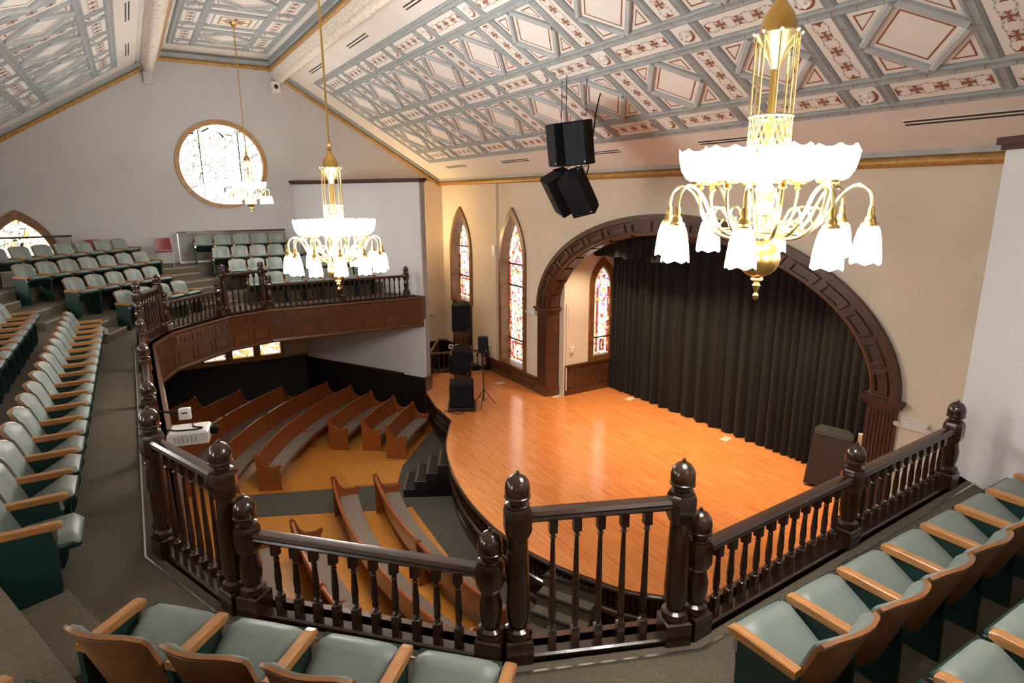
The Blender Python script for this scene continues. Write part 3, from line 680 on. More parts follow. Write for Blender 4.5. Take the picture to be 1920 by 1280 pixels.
stage_poly = [(8.05, 18.95)]+EDGE+[(8.0, 1.0), (10.3, 1.8), (10.3, 5.5), (13.4, 5.5), (13.4, 14.5), (10.3, 14.5), (10.3, 18.2)]
mb = MB(); mb.prism(stage_poly, ST-.06, ST); stage = struct(part('floor_stage', mb, ['stage']), 'glossy orange boarded stage floor with a curved front')
E3 = [(x, y, 0) for x, y in EDGE]
# walking the edge from far to near: the hall (-x) is on the RIGHT, so hall side is negative
b = MB(); b.sweep([(-.03, ST-.005), (-.055, ST-.03), (-.055, ST-.06), (-.02, ST-.085), (.0, ST-.12), (.06, ST-.12), (.06, ST-.005)], E3, 0); part('stage_nosing', b, ['dwood'], stage)
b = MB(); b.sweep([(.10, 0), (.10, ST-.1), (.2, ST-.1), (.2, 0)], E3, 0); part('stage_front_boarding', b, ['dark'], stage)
b = MB(); b.sweep([(-.02, .50), (-.035, .53), (-.02, .58), (.01, .60), (.12, .60), (.12, .50)], E3, 0); part('stage_rail_moulding', b, ['dwood'], stage)
b = MB(); b.sweep([(.04, 0), (.04, .14), (.07, .17), (.12, .17), (.12, 0)], E3, 0); part('stage_plinth', b, ['dwood'], stage)
sp = MB(); sp.lathe([(.018, 0), (.018, .05), (.03, .075), (.018, .10), (.034, .14), (.018, .18), (.03, .205), (.014, .24), (.014, .27), (.02, .30), (.02, .33)], 8); sp = sp.mesh('spindle', ['dwood'])
acc = 0; step = .095; cnt = 0
for i in range(1, len(EDGE)-2):
    a, c = Vector(EDGE[i]), Vector(EDGE[i+1]); L = (c-a).length; d = (c-a)/L; nn = Vector((-d.y, d.x))
    while acc < L and cnt < 160:
        p = a+d*acc+nn*.05; link('spindle', sp, stage, T(p.x, p.y, .59)); acc += step; cnt += 1
    acc -= L
def steps(name, org, rz, n, rise, run, wid, mats, lab):
    t = thing(name, lab, 'steps', (*org, 0.012), rz)
    for k in range(n):
        b = MB(); b.bbox(-wid/2, wid/2, -run*(n-k), 0, 0, rise*(k+1)-.0, .01, 0); part('step', b, [mats[0]], t)
        b = MB(); b.box(-wid/2-.002, wid/2+.002, -run*(n-k)-.012, -run*(n-k)+.04, rise*(k+1)-.02, rise*(k+1)+.004, 0); part('tread_edge', b, [mats[1]], t)
    return t
steps('stage_steps', (5.98, 12.72), math.radians(-118.6), 4, .2, .28, 1.0, ('dark', 'carpet'), 'dark carpeted steps up to the stage beside the radial aisle')
steps('stage_steps', (5.60, 7.22), math.radians(-61.4), 4, .2, .23, .95, ('carpet', 'dark'), 'grey carpeted steps up to the stage, seen below the tall balustrade')
# --- balcony tiers
RA = [(7.05, 17.33), (2.9, 17.5), (1.75, 17.04), (.38, 15.62), (-.07, 14.45)]
CH = RA+[mir(p) for p in RA[::-1]]
def offset_chain(ds):
    """ds: offsets away from the hall for the 5 kinds: straight, aisle, corner, aisle, side"""
    segs = [(RA[i], RA[i+1]) for i in range(4)]+[(RA[4], mir(RA[4]))]
    L = []
    for (p, q), d in zip(segs, ds):
        p, q = Vector(p), Vector(q); t = (q-p).normalized(); nn = Vector((t.y, -t.x)); L.append((p+nn*d, t))
    pts = []
    def isect(a, b):
        (p, t), (q, s_) = a, b; den = t.x*s_.y-t.y*s_.x; k = ((q.x-p.x)*s_.y-(q.y-p.y)*s_.x)/den; return p+t*k
    dd = (PB-PA).normalized(); pts.append(isect((PA, dd), L[0]))
    for i in range(4): pts.append(isect(L[i], L[i+1]))
    half = [(v.x, v.y) for v in pts]
    return half+[mir(p) for p in half[::-1]]
def tier_poly(ch):
    return ch+[(4.79+.0, YN), (XL, YN), (XL, YF), (4.79, YF)]
RIS = .32
ch0 = offset_chain((-.14, -.14, -.14, -.14, -.14))
mb = MB(); mb.prism(tier_poly(ch0), 3.34, BF, 0); floor_b = struct(part('floor_balcony', mb, ['carpet']), 'carpeted front level of the horseshoe balcony')
mb = MB(); mb.prism(tier_poly(offset_chain((-.1, -.1, -.1, -.1, -.1))), 3.28, 3.33); struct(part('ceiling_under_balcony', mb, ['tan']), 'soffit under the horseshoe balcony')
TIER = []
for k in range(3):
    o_ = .93*k; ch = offset_chain((1.28+o_, 1.42+o_, 1.39+o_, 1.12+o_+(.16 if k else 0), 1.30+o_)); TIER.append(ch)
    mb = MB(); mb.prism(tier_poly(ch), BF, BF+RIS*(k+1)); struct(part('floor_balcony_tier_%d' % (k+1), mb, ['carpet']), 'carpeted balcony step, level %d' % (k+2))
    if k < 3:      # intermediate half steps in the four aisles
        for mm in (0, 1):
            for (i, j) in ((1, 2), (3, 4)):
                p, q = Vector(ch[i]), Vector(ch[j])
                if mm: p, q = Vector(mir(p)), Vector(mir(q))
                t = (q-p); Ls = t.length; t.normalize(); nn = Vector((-t.y, t.x)); nn = nn if nn.dot(Vector((3.5, 10))-p) > 0 else -nn
                s0, s1 = .5-min(.42, .5/Ls), .5+min(.42, .5/Ls)
                a, c = p+(q-p)*s0, p+(q-p)*s1
                b = MB(); b.prism([tuple(a), tuple(c), tuple(c+nn*.34), tuple(a+nn*.34)], BF+RIS*k, BF+RIS*k+RIS/2)
                o = struct(part('floor_aisle_step', b, ['carpet']), 'carpeted half step in a balcony aisle')
                if mm: continue
                b = MB(); b.prism([tuple(a+nn*.30), tuple(c+nn*.30), tuple(c+nn*.345), tuple(a+nn*.345)], BF+RIS*k+RIS/2-.02, BF+RIS*k+RIS/2+.004); part('tread_edge', b, ['tread_edge'], o)  # pale strips paint the lit treads; far aisles only
                b = MB(); b.prism([tuple(a-nn*.045), tuple(c-nn*.045), tuple(c+nn*.005), tuple(a+nn*.005)], BF+RIS*(k+1)-.02, BF+RIS*(k+1)+.004); part('tread_edge', b, ['tread_edge'], o)
# --- panelled balcony front
def chain3(ch, z=0): return [(x, y, z) for x, y in ch]
CHf = chain3(offset_chain((0, 0, 0, 0, 0)))
# walking far-right -> left -> near-right : hall is on the left (positive side)
mb = MB(); mb.sweep([(.11, 3.20), (.15, 3.20), (.15, 4.0), (.11, 4.0)], CHf, 0); bfront = struct(part('trim_balcony_front', mb, ['mwood']), 'panelled wooden front of the horseshoe balcony')
b = MB(); b.sweep([(.10, 3.98), (.19, 3.98), (.21, 4.02), (.19, 4.06), (-.08, 4.06), (-.08, 3.98)], CHf, 0); part('ledge_moulding', b, ['mwood'], bfront)
b = MB(); b.sweep([(.10, 3.14), (.17, 3.14), (.19, 3.18), (.17, 3.23), (.10, 3.23)], CHf, 0); part('lower_moulding', b, ['mwood'], bfront)
b = MB(); b.sweep([(.15, 3.645), (.175, 3.65), (.175, 3.69), (.15, 3.695)], CHf, 0); part('middle_moulding', b, ['mwood'], bfront)
def panel_mesh(w, h, name):
    b = MB(); t = .03; z1 = .022; s_ = .035
    for (a0, a1, c0, c1) in ((-w/2, w/2, -h/2, -h/2+s_), (-w/2, w/2, h/2-s_, h/2), (-w/2, -w/2+s_, -h/2+s_, h/2-s_), (w/2-s_, w/2, -h/2+s_, h/2-s_)): b.box(a0, a1, c0, c1, -.005, z1, 0)
    b.bbox(-w/2+s_+.02, w/2-s_-.02, -h/2+s_+.02, h/2-s_-.02, -.005, .012, .008, 0)
    return b.mesh(name, ['mwood'])
SQ = panel_mesh(.20, .20, 'square_panel'); LP = {}
for i in range(len(CHf)-1):
    p, q = Vector(CHf[i]), Vector(CHf[i+1]); d = (q-p); L = d.length; d.normalize(); nn = Vector((-d.y, d.x, 0))
    n1 = max(3, int(round(L/.27))); pit = (L-.1)/n1
    for k in range(n1):
        c = p+d*(.05+pit*(k+.5))+nn*.15; link('square_panel', SQ, bfront, frame((c.x, c.y, 3.83), -d, (0, 0, 1), nn))
    n2 = max(2, int(round(L/.62))); pit = (L-.1)/n2
    key = round(pit, 3)
    if key not in LP: LP[key] = panel_mesh(pit-.1, .35, 'large_panel')
    for k in range(n2):
        c = p+d*(.05+pit*(k+.5))+nn*.15; link('large_panel', LP[key], bfront, frame((c.x, c.y, 3.435), -d, (0, 0, 1), nn))
b = MB(); b.sweep([(-.175, BF), (-.16, BF), (-.16, BF+.02), (-.175, BF+.02)], CHf, 0); part('metal_edge_strip', b, ['chrome'], bfront)
# --- balustrades
def post_mesh(h):
    """h: tip height over the floor (0.94 or 1.32)"""
    b = MB(); k = h-.94; rb_ = .52+k
    b.bbox(-.088, .088, -.088, .088, 0, .17, .012); b.lathe([(.07, .16), (.092, .18), (.096, .20), (.085, .225), (.06, .24), (.066, .27), (.076, .32), (.078, .40), (.066, rb_-.06), (.062, rb_-.02), (.075, rb_), (.075, rb_+.02)], 14)
    a, c = .084, .045                                          # octagonal boss where the rails meet
    oc = [(a, c), (c, a), (-c, a), (-a, c), (-a, -c), (-c, -a), (c, -a), (a, -c)]
    vs = []
    for (z, s_) in ((rb_-.02, .78), (rb_+.03, 1), (rb_+.15, 1), (rb_+.185, .88)): vs += [(x*s_, y*s_, z) for x, y in oc]
    fs = [(8*j+i, 8*j+(i+1) % 8, 8*j+8+(i+1) % 8, 8*j+8+i) for j in range(3) for i in range(8)]+[list(range(8))[::-1], list(range(24, 32))]
    b.add(vs, fs)
    b.lathe([(.062, rb_+.18), (.076, rb_+.188), (.076, rb_+.20), (.056, rb_+.212), (.052, rb_+.235)], 14)
    z0 = rb_+.232
    f = MB(); f.lathe([(.045, z0-.008), (.070, z0+.002), (.083, z0+.014), (.083, z0+.024), (.077, z0+.03), (.080, z0+.06), (.078, z0+.09), (.068, z0+.12), (.050, z0+.145), (.028, z0+.16), (.010, z0+.166), (.013, z0+.175), (.010, z0+.184), (0, z0+.188)], 16)
    return b.mesh('newel_post', ['dwood']), f.mesh('acorn_finial', ['dwood'])
PS, FS = post_mesh(.94); PT, FT = post_mesh(1.32)
def baluster_mesh(h):
    b = MB(); b.box(-.026, .026, -.026, .026, 0, .15); b.box(-.026, .026, -.026, .026, h-.14, h)
    b.lathe([(.024, .15), (.012, .16), (.024, .175), (.014, .19), (.024, .205), (.022, .24), (.026, .28), (.015, h*.78), (.014, h-.19), (.022, h-.175), (.014, h-.16), (.024, h-.14)], 8)
    return b.mesh('baluster', ['dwood'])
BS, BT = baluster_mesh(.615), baluster_mesh(.995)
RAILP = [(-.035, -.075), (.035, -.075), (.05, -.055), (.044, -.04), (.05, -.025), (.036, -.004), (.0, .0), (-.036, -.004), (-.05, -.025), (-.044, -.04), (-.05, -.055)]
def balustrade(posts, tall, lab, group=None, pitch=.155, cat='balustrade'):
    c = sum((Vector((*p, 0)) for p in posts), Vector())/len(posts); o3 = Vector((c.x, c.y, BF))
    t = thing('balustrade', lab, cat, o3, 0, group)
    P = [Vector((*p, 0))-Vector((c.x, c.y, 0)) for p in posts]
    rt_ = 1.055 if tall else .668
    for i, p in enumerate(P):
        d = (P[min(i+1, len(P)-1)]-P[max(i-1, 0)]); a = math.atan2(d.y, d.x)
        n_ = link('newel_post', PT if tall else PS, t, T(p.x, p.y, 0, rz=a)); link('acorn_finial', FT if tall else FS, n_)
    for i in range(len(P)-1):
        a, c2 = P[i], P[i+1]; d = c2-a; L = d.length; d.normalize(); ang = math.atan2(d.y, d.x)
        r = MB(); r.sweep(RAILP, [a+d*.06+Vector((0, 0, rt_)), c2-d*.06+Vector((0, 0, rt_))], 0, sm=True); part('handrail', r, ['dwood'], t)
        r = MB(); r.sweep([(-.05, 0), (.05, 0), (.05, .025), (.035, .035), (-.035, .035), (-.05, .025)], [a+d*.06, c2-d*.06], 0); part('bottom_rail', r, ['dwood'], t)
        n = max(2, int(round((L-.12)/pitch))-1); st = (L-.14)/(n+1)
        for k in range(n):
            q = a+d*(.07+st*(k+1)); link('baluster', BT if tall else BS, t, T(q.x, q.y, .03, rz=ang))
    return t
A_, B_, C_, T1, T2, C2, C3, T3, T4 = (6.85, 2.66), (4.93, 2.58), (2.98, 2.5), (2.81, 2.52), (1.82, 2.93), (1.67, 3.02), (.43, 4.31), (.33, 4.45), (-.07, 5.52)
balustrade([A_, B_, C_], False, 'low dark balustrade in front of the seat row ending at the near splayed wall')
balustrade([T1, T2], True, 'tall narrow dark balustrade between two acorn posts, in front of the grey stage steps')
balustrade([C2, C3], False, 'low diagonal dark balustrade in front of the short row of four seats')
balustrade([T3, T4], True, 'tall dark balustrade at the foot of the aisle beside the white projector')
balustrade([(-.07, 5.70), (-.07, 7.85), (-.07, 10.0), (-.07, 12.15), (-.07, 14.30)], False, 'long low dark balustrade along the side aisle with several acorn posts')
balustrade([mir(T3), mir(T4)], True, 'tall brown balustrade across the pews, at the far end of the side aisle')
balustrade([mir(C2), mir(C3)], False, 'low brown balustrade above the light-struck panelled balcony front')
balustrade([mir(T1), mir(T2)], True, 'tall brown balustrade at the foot of the steps below the red chair')
balustrade([mir(A_), mir(B_), mir(C_)], False, 'low brown balustrade behind the large central chandelier')
# --- theatre seats
def seat_meshes():
    D = {}
    def back(w, zlo, zhi, off):
        def fn(u, v):
            x = (u-.5)*w; z = zlo+(zhi-zlo)*v
            y = -.185-.19*(z-.33)/.54+.075*(2*(u-.5))**2+off
            if v > .85: z -= .045*(abs(2*(u-.5))**4)*(v-.85)/.15
            return (x, y, z), (0, .94, .34)
        return fn
    b = MB(); b.grid(8, 6, back(.475, .34, .875, -.025), .022, 0); D['shell'] = b.mesh('backrest_shell', ['shell'], 50)
    def pad(u, v):
        (x, y, z), n_ = back(.455, .38, .862, .02)(u, v)
        e = min(u, 1-u, v, 1-v); y -= .028*max(0, 1-e/.12)**2
        return (x, y, z), n_
    b = MB(); b.grid(10, 8, pad, .04, 0); D['pad'] = b.mesh('backrest_pad', ['vinyl'], 60)
    def pan(up):
        def place(p, q, t):          # p along pan from hinge (0) to front (0.42); t up from pan
            if up: a = math.radians(30)
            else: a = math.radians(4)
            c, s_ = math.cos(a), math.sin(a)
            return (q, -.17+p*c*1.0-t*s_, (.375 if up else .39)+p*s_+t*c)
        b = MB(); N, K = 8, 8; top = []
        for i in range(N+1):
            for j in range(K+1):
                u, v = i/N, j/K; e = min(u, 1-u); e2 = min(v, 1-v)
                h = .075-.05*max(0, 1-e/.12)**2-.055*max(0, 1-e2/.15)**2
                q = (u-.5)*.455; p = .42*v*(1 if v < .9 else 1-.015*(2*(u-.5))**2)
                top.append(place(p, q, h))
        vs = top+[place(.42*(j/K), (i/N-.5)*.44, -.01) for i in range(N+1) for j in range(K+1)]
        M1 = (N+1)*(K+1); ix = lambda i, j: i*(K+1)+j; fs = []
        for i in range(N):
            for j in range(K): fs += [(ix(i, j), ix(i+1, j), ix(i+1, j+1), ix(i, j+1)), (M1+ix(i, j), M1+ix(i, j+1), M1+ix(i+1, j+1), M1+ix(i+1, j))]
        for i in range(N): fs += [(ix(i+1, 0), ix(i, 0), M1+ix(i, 0), M1+ix(i+1, 0)), (ix(i, K), ix(i+1, K), M1+ix(i+1, K), M1+ix(i, K))]
        for j in range(K): fs += [(ix(0, j), ix(0, j+1), M1+ix(0, j+1), M1+ix(0, j)), (ix(N, j+1), ix(N, j), M1+ix(N, j), M1+ix(N, j+1))]
        b.add(vs, fs, 0, True); P_ = b.mesh('seat_pad', ['vinyl'], 60)
        b = MB(); vs = []
        for (t, pa, pb, w_) in ((-.008, .0, .43, .228), (-.04, .02, .41, .215)):
            vs += [place(pa, -w_, t), place(pa, w_, t), place(pb, w_, t), place(pb, -w_, t)]
        b.add(vs, [(0,1,2,3), (7,6,5,4), (0,4,5,1), (1,5,6,2), (2,6,7,3), (3,7,4,0)]); S_ = b.mesh('seat_shell', ['teal'])
        return P_, S_
    D['up'] = pan(1); D['down'] = pan(0)
    b = MB(); pr = [(-.245, .585), (.13, .585), (.165, .60), (.165, .622), (.13, .632), (-.245, .628)]
    vs = []
    for x, s_ in ((-.031, 0), (-.024, 1), (.024, 1), (.031, 0)):
        for (y, z) in pr: vs.append((x, y*(1 if s_ == 0 else 1), z+(.006 if s_ and z > .61 else 0)))
    n = len(pr); b.add(vs, [(k*n+i, k*n+(i+1) % n, (k+1)*n+(i+1) % n, (k+1)*n+i) for k in range(3) for i in range(n)]+[list(range(n)), list(range(3*n, 4*n))[::-1]]); D['arm'] = b.mesh('armrest', ['oak'])
    b = MB(); pr = [(-.26, .0), (.06, .0), (.10, .1), (.11, .45), (.13, .59), (-.25, .59), (-.25, .3)]
    b.add([(-.018, y, z) for y, z in pr]+[(.018, y, z) for y, z in pr], [(i, (i+1) % 7, 7+(i+1) % 7, 7+i) for i in range(7)]+[list(range(7)), list(range(7, 14))[::-1]]); D['side'] = b.mesh('side_panel', ['teal'])
    b = MB(); b.box(-.024, .024, .10, .125, .50, .59); D['clip'] = b.mesh('hinge_bracket', ['chrome'])
    return D
SD = seat_meshes()
ORD = 'first second third fourth fifth sixth seventh eighth ninth tenth eleventh twelfth thirteenth fourteenth fifteenth sixteenth seventeenth'.split()
def seat_row(p0, d, n, pitch, face, z, lab, grp, down=(), end='', rev=False):
    """p0: first armrest tip (plan), d: unit direction along the row, face: unit facing direction"""
    d = Vector(d); f = Vector(face); rz = math.atan2(f.y, f.x)-PI/2
    lx = Vector((math.cos(rz), math.sin(rz))); sg = 1 if lx.dot(d) > 0 else -1
    for k in range(n):
        c = Vector(p0)+d*pitch*(k+.5)-f*.165
        t = thing('theatre_seat', '%s, %s from the %s' % (lab, ORD[n-1-k if rev else k], end), 'seat', (c.x, c.y, z), rz, grp)
        link('backrest_pad', SD['pad'], t); link('backrest_shell', SD['shell'], t)
        P_, S_ = SD['down' if k in down else 'up']; link('seat_pad', P_, t); link('seat_shell', S_, t)
        for e in ([-1] if k < n-1 else [-1, 1]):
            X = T(sg*e*pitch/2, 0, 0); link('side_panel', SD['side'], t, X); a = link('armrest', SD['arm'], t, X); link('hinge_bracket', SD['clip'], a)
r2 = math.sqrt(.5)
UN = lambda u, n_: ((u-n_)*r2, (u+n_)*r2)
Z = lambda k: BF+RIS*k
seat_row((-.70, 5.22), (0, 1), 17, .53, (1, 0), Z(0), 'grey-green seat in the row along the side balustrade', 'front side row', down=(0, 16), end='near aisle step')
seat_row((-1.63, 6.3), (0, 1), 14, .535, (1, 0), Z(1), 'grey-green seat in the second side row', 'second side row', end='end at the diagonal seats', rev=True)
cr = [(11.24, 4, .565, 'first'), (10.86, 5, .55, 'second'), (10.52, 7, .54, 'third'), (10.1, 8, .56, 'fourth')]
for k, (u0_, n, pt, nm) in enumerate(cr):
    seat_row(UN(u0_, 11.55+.93*k), (r2, r2), n, pt, (r2, -r2), Z(k), 'grey-green seat, %s diagonal row from the rail' % nm, '%s far corner row' % nm, end='steps by the red chair', rev=True)
seat_row((2.57, 18.1), (1, 0), 7, .512, (0, -1), Z(0), 'grey-green seat in the rail row behind the large chandelier', 'far row 1', end='far splayed wall', rev=True)
seat_row((2.25, 19.03), (1, 0), 7, .512, (0, -1), Z(1), 'grey-green seat in the second row up behind the large chandelier', 'far row 2', end='aisle steps')
seat_row((1.95, 19.96), (1, 0), 6, .52, (0, -1), Z(2), 'grey-green seat in the third row up below the round window', 'far row 3', end='aisle steps')
seat_row((1.58, 20.89), (1, 0), 5, .54, (0, -1), Z(3), 'grey-green seat in the top row before the dark-capped screen', 'far row 4', end='red chair')
ncr = [mir(UN(11.24+.565*i, 11.55)) for i in range(5)]
seat_row(mir(UN(11.24, 11.55)), (r2, -r2), 4, .565, (r2, r2), Z(0), 'oak-backed seat in the four-seat row behind the diagonal balustrade', 'near corner row', end='carpeted aisle step')
seat_row(mir(UN(11.50, 12.48)), (r2, -r2), 3, .55, (r2, r2), Z(1), 'oak-backed seat one step above the four-seat row', 'near corner second row', end='carpeted aisle step')
seat_row((2.57, 1.89), (1, 0), 7, .512, (0, 1), Z(0), 'oak-backed grey-green seat in the row along the low balustrade', 'near rail row', end='near splayed wall', rev=True)
seat_row((2.2, .96), (1, 0), 7, .51, (0, 1), Z(1), 'oak-backed seat one step above the low balustrade row', 'near second row', end='near splayed wall', rev=True)
# --- pews
def pew(cx, cy, R, a0, a1, lab, grp, divs=()):
    am = (a0+a1)/2; P0 = Vector((cx-R*math.cos(am), cy+R*math.sin(am), 0)) 
    t = thing('pew', lab, 'pew', (P0.x, P0.y, 0), 0, grp)
    n = max(4, int(abs(a1-a0)*R/.3))
    def pt(r, z, a): return (cx-r*math.cos(a)-P0.x, cy+r*math.sin(a)-P0.y, z)
    def arc(prof, name, m_, aa, ab, sm=False):
        b = MB(); k = len(prof); N = max(2, int(n*abs((ab-aa)/(a1-a0)))); vs = []
        for i in range(N+1):
            a = aa+(ab-aa)*i/N; vs += [pt(R+r, z, a) for r, z in prof]
        b.add(vs, [(i*k+j, i*k+(j+1) % k, (i+1)*k+(j+1) % k, (i+1)*k+j) for i in range(N) for j in range(k)]+[list(range(k)), list(range(N*k, N*k+k))[::-1]], 0, sm)
        return part(name, b, [m_], t)
    arc([(-.10, .40), (-.075, .40), (.02, .88), (-.012, .88)], 'backrest', 'pew', a0, a1)
    arc([(-.03, .875), (.035, .875), (.04, .90), (.02, .92), (-.02, .92), (-.035, .90)], 'back_cap_rail', 'pew', a0, a1)
    arc([(-.52, .38), (-.08, .36), (-.08, .40), (-.52, .42)], 'seat', 'pew', a0, a1)
    arc([(-.51, .40), (-.51, .33), (-.47, .33), (-.47, .40)], 'front_rail', 'pew', a0, a1)
    arc([(-.515, .42), (-.50, .465), (-.30, .475), (-.115, .46), (-.10, .40)], 'seat_cushion', 'cush', a0, a1)
    E = [(.03, 0), (.03, .60), (.055, .90), (.05, .95), (.0, .97), (-.05, .94), (-.075, .86), (-.12, .73), (-.20, .645), (-.32, .615), (-.44, .625), (-.50, .655), (-.545, .64), (-.555, .60), (-.52, .56), (-.50, .45), (-.51, .12), (-.53, 0)]
    k = len(E)
    for a, sg in ((a0, -1), (a1, 1)):
        b = MB(); w_ = .055/R*(1 if a1 > a0 else -1)*sg
        b.add([pt(R+r, z, a) for r, z in E]+[pt(R+r, z, a+w_) for r, z in E], [(i, (i+1) % k, k+(i+1) % k, k+i) for i in range(k)]+[list(range(k)), list(range(k, 2*k))[::-1]])
        part('end_panel', b, ['pew'], t)
    for f in divs:
        a = a0+(a1-a0)*f; b = MB(); w_ = .025/R
        E2 = [(.03, 0), (.045, .92), (.0, .955), (-.05, .91), (-.10, .55), (-.50, .44), (-.50, 0)]
        k2 = len(E2)
        b.add([pt(R+r, z, a-w_) for r, z in E2]+[pt(R+r, z, a+w_) for r, z in E2], [(i, (i+1) % k2, k2+(i+1) % k2, k2+i) for i in range(k2)]+[list(range(k2)), list(range(k2, 2*k2))[::-1]]); part('divider', b, ['pew'], t)
CX, CY = 12.4, 10.0
ang = lambda x, y, cx=CX: math.atan2(y-CY, cx-x)
far_rows = [(8.83, (5.27, 15.23), (6.56, 16.67), (), 'front'), (9.68, (4.94, 16.07), (6.29, 17.55), (), 'front'), (10.64, (4.05, 16.73), (5.83, 18.47), (), 'front'),
            (11.63, (1.93, 15.03), (5.53, 19.34), (.48,), 'long'), (12.62, (1.0, 15.4), (5.06, 19.98), (.5,), 'long'), (13.72, (.1, 15.8), (3.6, 20.42), (.52,), 'long'),
            (14.75, (-.2, 17.3), (2.28, 20.75), (), 'back'), (15.65, (-.9, 18.4), (.94, 20.8), (), 'back')]
nm = {'front': 'short red-oak pew near the stage corner', 'long': 'long curved red-oak pew with a mid divider', 'back': 'curved red-oak pew at the dark back of the hall'}
kn = {}
for R_w, p, q, dv, kd in far_rows:
    kn[kd] = kn.get(kd, 0)+1; pew(CX, CY, R_w, ang(*p), ang(*q), '%s, %s from the stage' % (nm[kd], ORD[kn[kd]-1]), kd+' far pews', dv)
mid = [(3.73, 12.42, 7.3, (.42,)), (2.83, 12.80, 7.1, ()), (1.88, 11.35, 6.8, (.5,)), (.95, 11.5, 7.0, ())]
ml = ['long curved pew with grey tweed cushion next to the stage-front carpet', 'long curved pew with grey tweed cushion, second from the stage carpet', 'curved pew with grey tweed cushion, third from the stage carpet', 'curved pew with grey tweed cushion, fourth from the stage carpet']
for (x, ya, yb, dv), lb_ in zip(mid, ml):
    cx = 15.6; Rr = cx-x
    pew(cx, CY, Rr, math.asin((yb-CY)/Rr), math.asin((ya-CY)/Rr), lb_, None, dv)
# ================================================================== CURTAIN
def curtain(y0, y1, x, z0, z1, amp, lab, name, seed):
    rnd = random.Random(seed); n = int((y1-y0)/.035); b = MB(); vs = []; ph = 0; xs = []
    for i in range(n+1):
        ph += .035*2*PI/(.30+.16*math.sin(i*.031+seed)+.05*rnd.random()); xs.append(ph)
    rows = 8
    for j in range(rows+1):
        t = j/rows
        for i in range(n+1):
            a = amp*(1-.45*t)
            vs.append((x+a*math.sin(xs[i])+.3*a*math.sin(2.3*xs[i]+1), y0+(y1-y0)*i/n+.02*math.cos(xs[i]), z0+(z1-z0)*t+(.02*math.sin(xs[i]*.7) if j == 0 else 0)))
    b.add(vs, [(j*(n+1)+i, j*(n+1)+i+1, (j+1)*(n+1)+i+1, (j+1)*(n+1)+i) for j in range(rows) for i in range(n)], 0, True)
    o = part(name, b, ['black'], angle=180); return tag(o, lab, 'curtain')
curtain(5.55, 14.44, 12.45, ST+.03, 5.78, .085, 'long black pleated curtain hanging across the back of the stage', 'stage_curtain', 3)
curtain(11.4, 14.44, 11.6, 5.30, 6.45, .05, 'short black pleated border hung high behind the arch', 'curtain_border', 5)
b = MB(); b.tube([(12.45, 5.5, 5.80), (12.45, 14.48, 5.80)], .03, 8); tag(part('curtain_track', b, ['dgrey']), 'dark curtain track above the long black curtain', 'track')
b = MB(); b.tube([(11.6, 11.3, 6.47), (11.6, 14.49, 6.47)], .025, 8); tag(part('curtain_pipe', b, ['dgrey']), 'dark pipe carrying the short black border', 'pipe')
